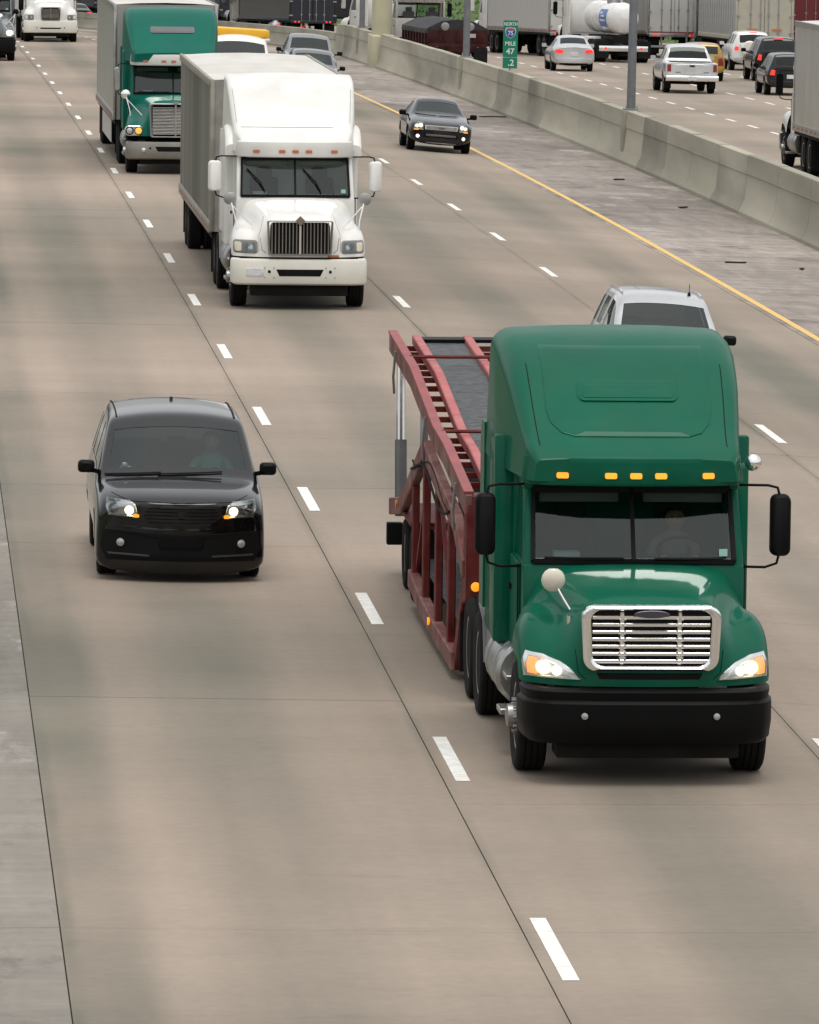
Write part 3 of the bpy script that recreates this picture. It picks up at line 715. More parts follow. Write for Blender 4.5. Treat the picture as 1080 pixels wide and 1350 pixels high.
PICK = [st(-.9, .9, .35, .6, .8, .86, .9, .8, .95, .02, .18), st(-.78, .97, .33, .62, .86, .92, 1.0, .82, 1.05, .02, .15), st(0, .99, .33, .65, .92, .94, 1.06, .82, 1.11, .03, .08),
        st(.6, .99, .33, .65, .96, .94, 1.10, .82, 1.15, .03, .06), st(.75, .99, .33, .65, .98, .94, 1.12, .84, 1.175, .03, .08), st(1.3, .99, .33, .65, 1.0, .92, 1.13, .72, 1.68, .05, .04),
        st(1.5, .99, .33, .65, 1.0, .92, 1.13, .71, 1.73, .05, .02), st(2.0, .99, .33, .65, 1.0, .92, 1.13, .71, 1.74, .05, 0), st(2.1, .99, .33, .65, 1.0, .92, 1.13, .71, 1.74, .05, 0),
        st(2.7, .99, .35, .65, 1.0, .92, 1.13, .71, 1.71, .05, 0), st(2.86, .99, .38, .65, 1.0, .95, 1.13, .86, 1.16, .0, 0), st(2.95, .99, .4, .65, 1.0, .97, 1.12, .92, 1.14, .0, 0),
        st(4.36, .99, .42, .65, 1.0, .97, 1.12, .92, 1.14, .0, 0), st(4.42, .98, .44, .65, .99, .96, 1.10, .91, 1.12, .0, 0)]
PICKG = dict(w=(4, 5), s=[(4, 7), (8, 9)], r=(9, 10))
def basecar(name, S, G, pm, wb, track, r, w, style, archr, gl=None, mirror=None, mirz=1.0, mirx=.98, miry=.8, inter=True, zf=.35, hs=1.15, rows=2, dash=None):
    root = empty(name)
    wh = [(sx * track, y, r) for y in (0, wb) for sx in (-1, 1)]
    bvh = car_shell(name, S, G, wh, archr, pm, root, gl or (GLASS, DARKGLASS, DARKGLASS))
    for x, y, rr in wh: wheel(root, x, y, r, w, x, style)
    ax = MB()
    for y in (0, wb): ax.tube([(-track, y, r), (track, y, r)], .05, 8)
    obj('axle', ax, FRAME, root)
    cow = S[4]; hw = cow['p'][3][0]
    if inter:
        car_interior(root, hw - .12, cow['y'] + .12, cow['p'][3][1] - .02, cow['y'] + .95, zf, hs, rows)
    if mirror: car_mirrors(root, mirx, miry, mirz, mirror)
    return root, bvh
def plate(root, bvh, z, face='rear', y=0):
    obj('licence_plate', decal(rrect(-.155, .155, z - .075, z + .075, .01, 1), face, bvh, .015, .03, 2), PLATE, root)
def tails(root, bvh, poly, m):
    for p in (poly, mirx(poly)): obj('tail_light', decal(p, 'rear', bvh, .012, .05), m, root)

def minivan():
    pm = paint('black_car_paint', (.002, .002, .0024), .004, 1.0, .4, 0, .05)
    root, b = basecar('minivan', VAN, VANG, pm, 3.08, .83, .34, .235, 'dark', .42, (GLASS, DARKGLASS, DARKGLASS), SATIN, 1.19, 1.07, .66, zf=.42, hs=1.32, rows=2)
    for sg in (1, -1):
        P = [(.50, .755), (.535, .90), (.60, .945), (.86, .955), (.875, .86), (.84, .76)]
        P = P if sg > 0 else mirx(P)
        head_lamp(root, P, b, [(sg * .605, .83, .052, LAMP), (sg * .785, .845, .062, mat('lamp_bowl', (.3, .3, .31), .15, .9))])
        obj('indicator', decal(rrect(*sorted((sg * .49, sg * .56)), .75, .785, .01, 2), 'front', b, .04, .02), AMBER, root)
        obj('fog_light', decal(circle(sg * .70, .455, .047), 'front', b, .04, .05, 1, dome=.02), mat('fog_lens', (.36, .36, .35), .25, .3, var=.05), root)
        obj('bumper_lip_highlight', decal([(sg * .36, .300), (sg * .84, .315), (sg * .86, .34), (sg * .36, .322)][::sg], 'front', b, .03, .02), mat('highlight_grey', (.06, .06, .062), .35, .4), root)  # highlight along the bumper's lower lip, painted as a grey strip
    g = obj('grille', decal([(-.46, .76), (-.48, .90), (.48, .90), (.46, .76), (.33, .67), (0, .645), (-.33, .67)], 'front', b, .008, .03), mat('grille_black', (.004, .004, .004), .4), root)
    for z in (.70, .74, .78, .82, .86):
        obj('grille_bar', decal(rrect(-.44 + abs(.78 - z) * .6, .44 - abs(.78 - z) * .6, z - .006, z + .006, .004, 1), 'front', b, .018, .012), SATIN, g)
    obj('emblem', decal([(-.05, .835), (.05, .835), (.045, .78), (0, .75), (-.045, .78)], 'front', b, .03, .02), mat('dark_chrome', (.05, .05, .052), .3, 1.0), g)
    lb = obj('lower_bumper', decal([(-.86, .25), (-.93, .40), (-.90, .60), (-.40, .575), (0, .56), (.40, .575), (.90, .60), (.93, .40), (.86, .25)], 'front', b, .018, .03, 8), BLACK, root)
    obj('number_plate_holder', decal(rrect(-.26, .26, .40, .52, .02, 2), 'front', b, .034, .02), SATIN, lb)
    for sg in (-1, 1): obj('bumper_side_highlight', seam(b, [(sg * .86, .62), (sg * .875, .45), (sg * .85, .33)], 'front', .008), mat('highlight_grey', (.06, .06, .062), .35, .4), root)  # upright highlights at the bumper sides, painted as thin grey lines
    obj('hood_seam', seam(b, [(-.80, 1.0), (-.60, .935), (0, .925), (.60, .935), (.80, 1.0)], 'front', .005), BLACK, root)
    obj('bumper_lip', decal([(-.78, .635), (-.40, .60), (0, .585), (.40, .60), (.78, .635), (.78, .655), (.40, .622), (0, .607), (-.40, .622), (-.78, .655)], 'front', b, .010, .012), pm, root)
    wipers(root, b, [((-.86, 1.125), (-.20, 1.16)), ((-.24, 1.145), (.52, 1.17))], .009)
    q = MB(); q.loft([[(x, y, z) for x, z in rrect(-.02 * k, .02 * k, 1.765, 1.765 + .07 * k, .012 * k, 2)] for y, k in ((2.75, .4), (2.85, 1), (2.95, .9))]); obj('antenna', q, SATIN, root)
    # roof sides: black drip rails
    for sg in (-1, 1):
        path = []
        for k in range(12):
            y = 1.5 + k * .22; h = b.ray_cast(Vector((sg * .70, y, 5)), Vector((0, 0, -1)))[0]
            if h: path.append(h + Vector((0, 0, .006)))
        obj('roof_rail', MB().tube(path, .011, 5), BLACK, root)
    # interior mirror and pillar post seen in the middle of the windscreen
    obj('rear_view_mirror', MB().box(-.11, .11, 1.06, 1.08, 1.47, 1.53), BLACK, root, .01)
    return tag(root, 'black minivan with headlights on, left of the dashed lane line', 'minivan')
def dark_sedan():
    pm = paint('dark_plum_paint', (.008, .007, .011), .01, 1.0, .35, 0, .1)
    root, b = basecar('sedan', SEDAN, SEDANG, pm, 2.73, .77, .325, .22, 'alloy', .39, (GLASS, DARKGLASS, DARKGLASS), SATIN, 1.0, 1.0, .85, zf=.3, hs=1.13)
    for sg in (1, -1):
        P = [(.50, .60), (.50, .80), (.56, .82), (.74, .80), (.76, .62)]
        head_lamp(root, P if sg > 0 else mirx(P), b, [(sg * .58, .72, .06, LAMP_SOFT), (sg * .68, .70, .05, LAMP_SOFT)])
        obj('indicator', decal(rrect(*sorted((sg * .63, sg * .76)), .585, .615, .01, 2), 'front', b, .04, .02), AMBER, root)
        obj('fog_light', decal(circle(sg * .64, .42, .05), 'front', b, .02, .04, 1), LAMP_SOFT, root)
    g = obj('grille', decal([(-.45, .62), (-.47, .74), (.47, .74), (.45, .62)], 'front', b, .02, .03), mat('bright_silver', (.72, .72, .70), .35, .2), root)
    for z in (.650, .68, .71): obj('grille_slot', decal(rrect(-.44, .44, z - .005, z + .005, .003, 1), 'front', b, .026, .01), BLACK, g)
    obj('emblem', decal([(.09 * math.cos(t), .68 + .035 * math.sin(t)) for t in [2 * PI * i / 14 for i in range(14)]], 'front', b, .04, .02, 1), mat('emblem_grey', (.2, .2, .24), .3, .5), g)
    lg = obj('lower_grille', decal(rrect(-.48, .48, .40, .53, .03), 'front', b, .008, .02), BLACK, root)
    obj('licence_bar', decal(rrect(-.42, .42, .44, .50, .01), 'front', b, .02, .02), mat('grey_grille', (.16, .16, .16), .4, .5), lg)
    obj('air_dam', decal([(-.42, .235), (-.38, .27), (.42, .27), (.46, .235)], 'front', b, .01, .02), mat('pale_trim', (.35, .34, .32), .4, .3), root)
    wipers(root, b, [((-.66, 1.0), (-.1, .985)), ((0, .985), (.5, .99))], .009)
    return tag(root, 'dark sedan with lit headlights driving beside the yellow line', 'sedan')
def hidden_suv():
    pm = paint('silver_suv_paint', (.50, .51, .52), .08, .8, .3, .35)
    root, b = basecar('sport_utility_vehicle', scaleS(SUV, 1.03, 1.0, 1.04), SUVG, pm, 2.66, .79, .36, .235, 'alloy', .43, (GLASS, GLASS, DARKGLASS), SATIN, 1.16, .98, .75)
    for sg in (1, -1):
        P = [(.52, .82), (.52, .96), (.76, .96), (.78, .84)]
        head_lamp(root, P if sg > 0 else mirx(P), b, [(sg * .64, .89, .05, LAMP_OFF)])
    obj('grille', decal(rrect(-.45, .45, .76, .94, .04), 'front', b, .01, .03), BLACK, root)
    obj('lower_grille', decal(rrect(-.55, .55, .42, .56, .03), 'front', b, .01, .03), BLACK, root)
    h = b.ray_cast(Vector((.42, 1.66, 5)), Vector((0, 0, -1)))[0]
    a = MB(); a.lathe([(.03, 0), (.02, .04), (.008, .06)], h, 'z', 8); a.tube([h + Vector((0, 0, .05)), h + Vector((.005, .08, .17))], .005, 5); obj('antenna', a, BLACK, root)
    for sg in (-1, 1):
        path = [h2 + Vector((0, 0, .03)) for h2 in [b.ray_cast(Vector((sg * .60, 1.6 + k * .2, 5)), Vector((0, 0, -1)))[0] for k in range(10)] if h2]
        obj('roof_rail', MB().tube(path, .016, 6), pm, root)
    return tag(root, 'silver sport utility vehicle mostly hidden behind the large green truck roof', 'SUV')
def shuttle_van():
    pm = paint('white_van_paint', (.78, .78, .77), .1, .6)
    S = scaleS(VAN, 1.04, 1.06, 1.34)
    root, b = basecar('high_roof_van', S, VANG, pm, 3.3, .86, .37, .24, 'alloy', .45, (GLASS, DARKGLASS, DARKGLASS), BLACK, 1.62, 1.17, .7, zf=.7, hs=1.75)
    yb = obj('roof_board', MB().box(-.93, .93, 1.72, 4.1, 2.32, 2.55), mat('yellow_board', (.78, .42, .02), .45, var=.08), root, .03)
    obj('board_base', MB().box(-.95, .95, 1.70, 4.12, 2.22, 2.30), pm, root, .02)
    for sg in (1, -1):
        P = [(.50, 1.02), (.50, 1.22), (.80, 1.24), (.82, 1.05)]
        head_lamp(root, P if sg > 0 else mirx(P), b, [(sg * .66, 1.12, .06, LAMP_OFF)])
    obj('grille', decal(rrect(-.45, .45, .88, 1.18, .04), 'front', b, .01, .03), BLACK, root)
    return tag(root, 'white high-roofed van carrying a yellow roof board behind the white trailer', 'van')
def grey_pickup_front():
    pm = paint('grey_pickup_paint', (.22, .23, .24), .1, .8, .3, .3)
    root, b = basecar('pickup_truck', scaleS(PICK, 1.0, 1.1, 1.06), PICKG, pm, 3.7, .82, .38, .26, 'alloy', .46, (GLASS, DARKGLASS, DARKGLASS), BLACK, 1.28, 1.12, 1.0)
    for sg in (1, -1):
        P = [(.58, .86), (.58, 1.06), (.84, 1.06), (.86, .88)]
        head_lamp(root, P if sg > 0 else mirx(P), b, [(sg * .70, .97, .06, LAMP_OFF)])
    obj('grille', decal(rrect(-.52, .52, .84, 1.06, .04), 'front', b, .012, .03), CHROME, root)
    obj('bumper', decal(rrect(-.86, .86, .5, .68, .04), 'front', b, .05, .08), CHROME, root)
    return tag(root, 'grey pickup truck seen from the front, close along the median wall', 'pickup')
def grey_crossover():
    pm = paint('grey_crossover_paint', (.16, .165, .17), .1, .9, .3, .4)
    root, b = basecar('crossover_car', SUV, SUVG, pm, 2.66, .77, .35, .23, 'alloy', .42, (GLASS, DARKGLASS, DARKGLASS), BLACK, 1.13, 1.0, .75)
    for sg in (1, -1):
        P = [(.52, .80), (.52, .92), (.74, .92), (.76, .82)]
        head_lamp(root, P if sg > 0 else mirx(P), b, [(sg * .62, .86, .05, LAMP_OFF)])
    obj('grille', decal(rrect(-.42, .42, .74, .90, .04), 'front', b, .01, .03), BLACK, root)
    return tag(root, 'grey car whose roof shows above the white trailer, ahead of the grey pickup', 'car')
def rear_bumper(root, b, z0, z1, hw, m): obj('rear_bumper', decal(rrect(-hw, hw, z0, z1, .05), 'rear', b, .05, .08), m, root)
def silver_sedan():
    pm = paint('silver_paint', (.56, .57, .58), .08, .8, .3, .35)
    root, b = basecar('sedan', scaleS(SEDAN, .985, .95, 1.03), SEDANG, pm, 2.62, .76, .33, .215, 'alloy', .4, (GLASS, DARKGLASS, DARKGLASS), pm, 1.03, 1.0, .85, zf=.3, hs=1.13)
    tails(root, b, [(.46, .76), (.46, .88), (.60, .92), (.78, .90), (.80, .78), (.62, .74)], RED_LIT)
    rear_bumper(root, b, .34, .56, .74, pm); plate(root, b, .72)
    obj('diffuser', decal(rrect(-.6, .6, .24, .34, .03), 'rear', b, .05, .06), BLACK, root)
    return tag(root, 'silver sedan with red tail lights lit, driving away past the green sign', 'sedan')
def silver_pickup():
    pm = paint('pale_silver_paint', (.60, .61, .62), .1, .8, .3, .3)
    root, b = basecar('pickup_truck', PICK, PICKG, pm, 3.3, .83, .37, .25, 'alloy', .46, (GLASS, DARKGLASS, DARKGLASS), pm, 1.25, 1.1, 1.0)
    obj('bed_liner', decal(rrect(-.80, .80, 3.02, 4.30, .04), 'top', b, .006, .01), BLACK, root)
    tg = obj('tailgate', decal(rrect(-.74, .74, .70, 1.09, .03), 'rear', b, .02, .03), pm, root)
    obj('handle', decal(rrect(-.10, .10, .99, 1.05, .02), 'rear', b, .035, .02), BLACK, tg)
    for sg in (-1, 1): obj('badge', decal(rrect(*sorted((sg * .42, sg * .62)), .77, .80, .01, 1), 'rear', b, .03, .01), mat('grey_badge', (.2, .2, .22), .4, .4), tg)
    tails(root, b, rrect(.78, .92, .80, 1.08, .02), RED_OFF)
    bm_ = obj('rear_bumper', MB().loft([[(x, y, z) for y, z in rrect(4.44, 4.60, .46, .66, .03)] for x in (-.97, -.9, .9, .97)]), CHROME, root, .0)
    obj('licence_plate', MB().box(-.155, .155, 4.60, 4.615, .50, .65), PLATE, root)
    obj('tow_hitch', MB().box(-.06, .06, 4.3, 4.66, .36, .43), BLACK, root, .01)
    for sg in (-1, 1): obj('mud_flap', MB().box(sg * .83 - .13, sg * .83 + .13, 3.70, 3.72, .18, .5), RUBBER, root)
    return tag(root, 'silver pickup truck driving away with its tailgate closed', 'pickup')
def gold_car():
    pm = paint('gold_paint', (.42, .24, .03), .08, .8, .3, .2)
    root, b = basecar('hatchback_car', scaleS(SUV, .95, .9, .90), SUVG, pm, 2.4, .74, .32, .21, 'alloy', .38, (GLASS, DARKGLASS, GLASS), pm, 1.0, .96, .7)
    tails(root, b, [(.56, .62), (.56, .92), (.74, .96), (.78, .64)], RED_OFF)
    rear_bumper(root, b, .34, .56, .74, pm); plate(root, b, .7)
    return tag(root, 'golden yellow car half hidden behind the silver pickup', 'car')
def spare_suv():
    pm = paint('bright_white_paint', (.76, .76, .75), .06, .8)
    root, b = basecar('sport_utility_vehicle', SUV, SUVG, pm, 2.66, .78, .355, .23, 'alloy', .43, (GLASS, DARKGLASS, DARKGLASS), pm, 1.13, 1.0, .75)
    tails(root, b, [(.62, .86), (.60, 1.02), (.74, 1.05), (.80, .88)], RED_LIT)
    rear_bumper(root, b, .36, .58, .78, mat('silver_bumper', (.5, .5, .5), .4, .3)); plate(root, b, .70)
    cv = MB(); cv.lathe([(.30, 0), (.355, .05), (.36, .17), (.32, .215), (.2, .235), (.001, .24)], (.16, 3.74, .92), 'y', 28)
    sp = obj('spare_wheel_cover', cv, mat('cream_cover', (.70, .66, .58), .4, coat=.4, var=.05), root)
    obj('cover_ring', MB().lathe([(.33, .12), (.368, .13), (.368, .16), (.33, .17)], (.16, 3.74, .92), 'y', 28), CHROME, sp)
    obj('brake_light', MB().box(-.16, .16, 3.58, 3.62, 1.625, 1.655), RED_LIT, root)
    return tag(root, 'white sport utility vehicle with a round cream spare wheel cover on its back', 'SUV')
def black_suv_far():
    pm = paint('black_suv_paint', (.005, .005, .006), .02, .9, .35, 0, .1)
    root, b = basecar('sport_utility_vehicle', scaleS(SUV, 1.04, 1.04, 1.06), SUVG, pm, 2.75, .8, .37, .24, 'alloy', .44, (GLASS, DARKGLASS, DARKGLASS), SATIN, 1.2, 1.05, .75)
    tails(root, b, [(.68, .84), (.66, 1.06), (.78, 1.08), (.84, .86)], RED_LIT)
    rear_bumper(root, b, .38, .6, .8, pm); plate(root, b, .78)
    obj('brake_light', MB().box(-.18, .18, 3.68, 3.73, 1.72, 1.755), RED_LIT, root)
    return tag(root, 'black sport utility vehicle with its high brake light lit, behind the dark hatchback', 'SUV')
def dark_hatch():
    pm = paint('dark_grey_paint', (.010, .0105, .012), .03, .9, .35, .1, .1)
    root, b = basecar('hatchback_car', scaleS(SUV, .97, .95, .93), SUVG, pm, 2.55, .76, .335, .22, 'alloy', .4, (GLASS, DARKGLASS, DARKGLASS), SATIN, 1.05, .98, .7)
    tails(root, b, [(.60, .74), (.58, .92), (.72, .95), (.78, .76)], RED_LIT)
    rear_bumper(root, b, .34, .56, .76, pm); plate(root, b, .70)
    return tag(root, 'dark grey hatchback beside the front of the large white semi-trailer', 'car')
def far_car(label, col, lit=True, name='sedan'):
    pm = paint('far_paint_' + name + str(len(MATS)), col, .08, .8)
    root, b = basecar(name, SEDAN, SEDANG, pm, 2.73, .77, .325, .22, 'alloy', .39, (GLASS, DARKGLASS, DARKGLASS), SATIN, 1.0, 1.0, .85)
    tails(root, b, [(.46, .74), (.46, .86), (.60, .90), (.78, .88), (.80, .76)], RED_LIT if lit else RED_OFF)
    plate(root, b, .7)
    return tag(root, label, 'car')
# ------------------------------------------------------------------ semi tractors (front axle at y = 0, front towards -y)
HX = [0, .35, .62, .78, .92, 1.06, 1.17, 1.18]
HOOD = [  # station: eight (x, y, z) from the middle outwards; the first stations climb the nose
    [(0, -1.08, .93), (.35, -1.07, .93), (.62, -1.03, .93), (.78, -.98, .93), (.92, -.90, .93), (1.06, -.79, .93), (1.16, -.64, .93), (1.18, -.54, .93)],
    [(0, -1.08, 1.2), (.35, -1.07, 1.2), (.63, -1.03, 1.2), (.78, -.96, 1.10), (.92, -.88, 1.08), (1.06, -.77, 1.08), (1.17, -.61, 1.06), (1.19, -.51, .97)],
    [(0, -1.06, 1.5), (.35, -1.05, 1.5), (.63, -1.0, 1.48), (.78, -.88, 1.24), (.92, -.79, 1.22), (1.06, -.69, 1.21), (1.17, -.56, 1.16), (1.19, -.47, 1.05)],
    [(0, -1.0, 1.70), (.35, -.99, 1.70), (.61, -.92, 1.68), (.76, -.72, 1.36), (.92, -.60, 1.37), (1.06, -.54, 1.35), (1.17, -.47, 1.27), (1.19, -.42, 1.11)],
    [(0, -.75, 1.78), (.35, -.75, 1.775), (.63, -.70, 1.72), (.78, -.48, 1.44), (.93, -.40, 1.50), (1.07, -.37, 1.49), (1.18, -.34, 1.37), (1.20, -.31, 1.16)],
    [(0, -.35, 1.83), (.36, -.35, 1.825), (.68, -.32, 1.775), (.83, -.10, 1.50), (.96, -.06, 1.55), (1.09, -.05, 1.53), (1.19, -.04, 1.39), (1.20, -.02, 1.19)],
    [(0, .15, 1.87), (.40, .15, 1.868), (.77, .18, 1.835), (.90, .28, 1.60), (1.0, .30, 1.53), (1.10, .30, 1.48), (1.18, .30, 1.30), (1.19, .32, 1.10)],
    [(0, .56, 1.905), (.44, .56, 1.903), (.87, .57, 1.88), (.98, .57, 1.68), (1.04, .57, 1.5), (1.11, .56, 1.38), (1.17, .55, 1.15), (1.18, .55, .86)]]
def hood_mesh(dh, df):
    """dh / df lower the hood crown and the fenders station by station"""
    mb = MB(); rows = []
    for i, stn in enumerate(HOOD):
        half = [(x, y, z + (dh[i] if j <= 2 else df[i] if j >= 4 else (dh[i] + df[i]) / 2)) for j, (x, y, z) in enumerate(stn)]
        rows.append([(-x, y, z) for x, y, z in half[::-1]] + half[1:])
    mb.loft(rows, closed=False, cap0=False, cap1=False)
    return subsurf_mesh(mb, 'hood', 2)
def roof_sec(y, hw, zb, zt, rc, tum=.97, crown=.03, n=5):
    pts = [(-hw, y, zb)]; ht = hw * tum
    for k in range(n + 1):
        a = PI - PI / 2 * k / n; pts.append((-ht + rc + rc * math.cos(a), y, zt - rc + rc * math.sin(a)))
    for q in (-.5, 0, .5): pts.append((q * (ht - rc), y, zt + crown * (1 - q * q)))
    for k in range(n + 1):
        a = PI / 2 - PI / 2 * k / n; pts.append((ht - rc + rc * math.cos(a), y, zt - rc + rc * math.sin(a)))
    return pts + [(hw, y, zb)]
def sweep_bumper(path, prof, thick=.1):
    """path: half plan line (x,y) from the middle out; prof: (inset, z)"""
    full = [(-x, y) for x, y in path[::-1]] + path[1:]; secs = []
    for i, (x, y) in enumerate(full):
        a = full[max(0, i - 1)]; b = full[min(len(full) - 1, i + 1)]; dx, dy = b[0] - a[0], b[1] - a[1]; L = math.hypot(dx, dy); nx, ny = dy / L, -dx / L
        secs.append([(x - nx * o, y - ny * o, z) for o, z in prof] + [(x - nx * (o + thick), y - ny * (o + thick), z) for o, z in prof[::-1]])
    return MB().loft(secs)
def truck_mirror(root, sg, x, y, z0_, z1_, m, wid=.2, arm=True, armx=1.04):
    q = MB(); h = (z1_ - z0_) / 2; zc = (z0_ + z1_) / 2
    q.loft([[(sg * x + a, y + dy, zc + b) for a, b in rrect(-wid / 2 * k, wid / 2 * k, -h * kk, h * kk, .07 * k, 4)] for dy, k, kk in ((-.09, .7, .9), (-.06, .95, .98), (.03, 1, 1), (.07, .95, .98))])
    o = obj('wing_mirror', q, m, root, angle=50)
    if arm:
        t = MB(); t.tube([(sg * armx, y + .15, z1_ + .07), (sg * (x - .12), y + .02, z1_ + .08), (sg * (x - .03), y, z1_ + .06), (sg * x, y, z1_ - .05)], .014, 6)
        t.tube([(sg * armx, y + .15, z0_ - .12), (sg * (x - .14), y + .02, z0_ - .11), (sg * (x - .03), y, z0_ - .07), (sg * x, y, z0_ + .05)], .014, 6)
        obj('mirror_arm', t, BLACK, o)
    return o
def tractor(name, C):
    root = empty(name); pm = C['paint']; wb = C.get('wb', 5.2); drives = C.get('drives', [wb - .65, wb + .65])
    # --- chassis
    q = MB()
    for sg in (-1, 1): q.box(sg * .44 - .05, sg * .44 + .05, -.75, drives[-1] + .75, .68, .94)
    for y in (.8, 2.2, 3.4, drives[-1] + .6): q.box(-.4, .4, y, y + .1, .74, .9)
    q.box(-.42, .42, -.7, .9, .5, 1.2); q.box(-.8, .8, -1.0, -.6, .42, .8); q.box(-.9, .9, -.08, .08, .38, .56)
    for y in drives: q.tube([(-.95, y, .52), (.95, y, .52)], .1, 8); q.sphere((0, y, .55), .24, 12)
    q.box(-.45, .45, sum(drives) / 2 - .45, sum(drives) / 2 + .5, .94, 1.08)
    obj('chassis', q, FRAME, root)
    ut = MB(); ut.box(-.86, .86, -.95, -.5, .24, .44); ut.box(-.60, .60, -.56, drives[0] - .6, .33, .42); ut.box(-.88, .88, .62, 1.2, .33, .42); obj('added_shade_pan', ut, FRAME, root, .02)  # boxes added to keep light out and deepen the shadow under the tractor
    for sg in (-1, 1):
        wheel(root, sg * 1.04, 0, .52, .29, sg, 'truck_front')
        for y in drives:
            wheel(root, sg * 1.09, y, .52, .27, sg, C.get('rearwheel', 'truck_rear')); wheel(root, sg * .78, y, .52, .27, sg, C.get('rearwheel', 'truck_rear'))
        obj('mud_flap', MB().box(sg * .94 - .3, sg * .94 + .3, drives[-1] + .66, drives[-1] + .68, .18, .95), RUBBER, root)
    # --- hood, bumper, grille
    hm = hood_mesh(C.get('dh', [0] * 8), C.get('df', [0] * 8)); hoodo = link('hood', hm, pm, root); b = bvh_of(hm)
    bz = C.get('bumper', (.40, .92))
    if C.get('bstyle', 'aero') == 'aero':
        path = [(0, -1.23), (.5, -1.22), (.9, -1.17), (1.08, -1.07), (1.17, -.88), (1.2, -.6), (1.2, -.5)]
        prof = [(.07, bz[0]), (.02, bz[0] + .05), (0, bz[0] + .2), (.0, bz[1] - .14), (.035, bz[1] - .11), (.02, bz[1] - .03), (.06, bz[1])]
    else:
        path = [(0, -1.17), (.5, -1.16), (.95, -1.12), (1.13, -1.04), (1.2, -.90), (1.21, -.62)]
        prof = [(.05, bz[0]), (.01, bz[0] + .03), (0, bz[0] + .08), (0, bz[1] - .05), (.02, bz[1] - .01), (.05, bz[1])]
    bmp = obj('bumper', sweep_bumper(path, prof), C.get('bpaint', SATIN), root, angle=40)
    bb = bvh_of(bmp.data)
    if C.get('bslot'):
        x, za, zb2 = C['bslot']
        obj('tow_slot', decal([(-x, zb2), (-x * .86, za), (x * .86, za), (x, zb2)], 'front', bb, .006, .02), BLACK, bmp)
        for sg in (-1, 1): obj('tow_pin', decal(circle(sg * (x + .12), (za + zb2) / 2 + .02, .028, 10), 'front', bb, .008, .02, 1), BLACK, bmp)
        for sg in (-1, 1):
            for dx, dz in ((.04, .09), (.20, .09), (.04, -.08), (.20, -.08)): obj('bolt', decal(circle(sg * (x + dx), (za + zb2) / 2 + dz, .012, 8), 'front', bb, .012, .02, 1), STEEL, bmp)
    for sg in (-1, 1):
        fz = C.get('fog')
        if fz: obj('fog_light', decal(circle(sg * fz[0], fz[1], fz[2]), 'front', bb, .02, .04, 1, dome=.01), fz[3], bmp)
    if C.get('slot'): obj('air_slot', decal([(-.47, 1.0), (-.5, 1.06), (.5, 1.06), (.47, 1.0)], 'front', b, .008, .02), BLACK, hoodo)
    gx, ga, gb, gs = C['grille']; gy = -1.17
    out = [(x * (1 + .05 * (z - ga) / (gb - ga)), z) for x, z in rrect(-gx, gx, ga, gb, C.get('gr', .12), 5)]
    go = obj('grille', ring_mb(out, gy, gy + .12, C.get('gring', .05)), C.get('gpaint', CHROME), root, angle=60)
    obj('grille_backing', MB().prism([(x * .94, z) for x, z in rrect(-gx, gx, ga + .03, gb - .03, .08, 4)], 'y', gy + .055, gy + .10), BLACK, go)
    iw = gx - C.get('gring', .05)
    if gs == 'h':
        for k in range(C.get('gn', 7)):
            z = ga + .09 + (gb - ga - .2) * k / (C.get('gn', 7) - 1)
            obj('grille_bar', MB().box(-iw, iw, gy + .02, gy + .06, z - C.get('gt', .013), z + C.get('gt', .013)), C.get('gbar', CHROME), go, .006, 1)
        if C.get('studs'):
            for sx in (-.27, .27):
                obj('grille_strut', MB().box(sx - .022, sx + .022, gy + .035, gy + .065, ga + .06, gb - .06), CHROME, go, .01, 1)
                for k in range(7):
                    z = ga + .125 + (gb - ga - .25) * k / 6; [obj('grille_stud', MB().lathe([(.013, .03), (.014, .012), (.007, 0)], (sx + dx, gy + .012, z), 'y', 8), CHROME, go) for dx in (-.025, .025)]
        else: obj('grille_strut', MB().box(-.02, .02, gy + .015, gy + .06, ga + .04, gb - .04), C.get('gbar', CHROME), go)
    else:
        for k in range(17):
            x = -iw + 2 * iw * (k + .5) / 17
            obj('grille_bar', MB().box(x - .010, x + .010, gy + .02, gy + .06, ga + .03, gb - .03), C.get('gbar', CHROME), go, .004, 1)
        for z in (ga + (gb - ga) * .33, ga + (gb - ga) * .66): obj('grille_cross_bar', MB().box(-iw, iw, gy + .05, gy + .06, z - .006, z + .006), SATIN, go)
        obj('grille_strut', MB().box(-.018, .018, gy + .005, gy + .06, ga + .02, gb - .02), CHROME, go)
    if C.get('emblem') == 'oval': obj('emblem', MB().prism([(.17 * math.cos(t), gb - .075 + .036 * math.sin(t)) for t in [2 * PI * i / 20 for i in range(20)]], 'y', gy - .012, gy + .03), mat('emblem_dark', (.10, .10, .12), .25, .8), go, .004, 1)
    elif C.get('emblem') == 'diamond': obj('emblem', MB().prism([(0, gb + .09), (.09, gb), (0, gb - .1), (-.09, gb)], 'y', gy - .015, gy + .06), mat('emblem_bronze', (.28, .25, .2), .3, .8), go, .008, 1)
    elif C.get('emblem') == 'wing': obj('emblem', MB().prism([(-.1, gb + .07), (-.02, gb + .03), (0, gb + .05), (.02, gb + .03), (.1, gb + .07), (.03, gb - .01), (-.03, gb - .01)], 'y', gy - .0, gy + .05), CHROME, go)
    # --- headlights
    hl = C['lights']
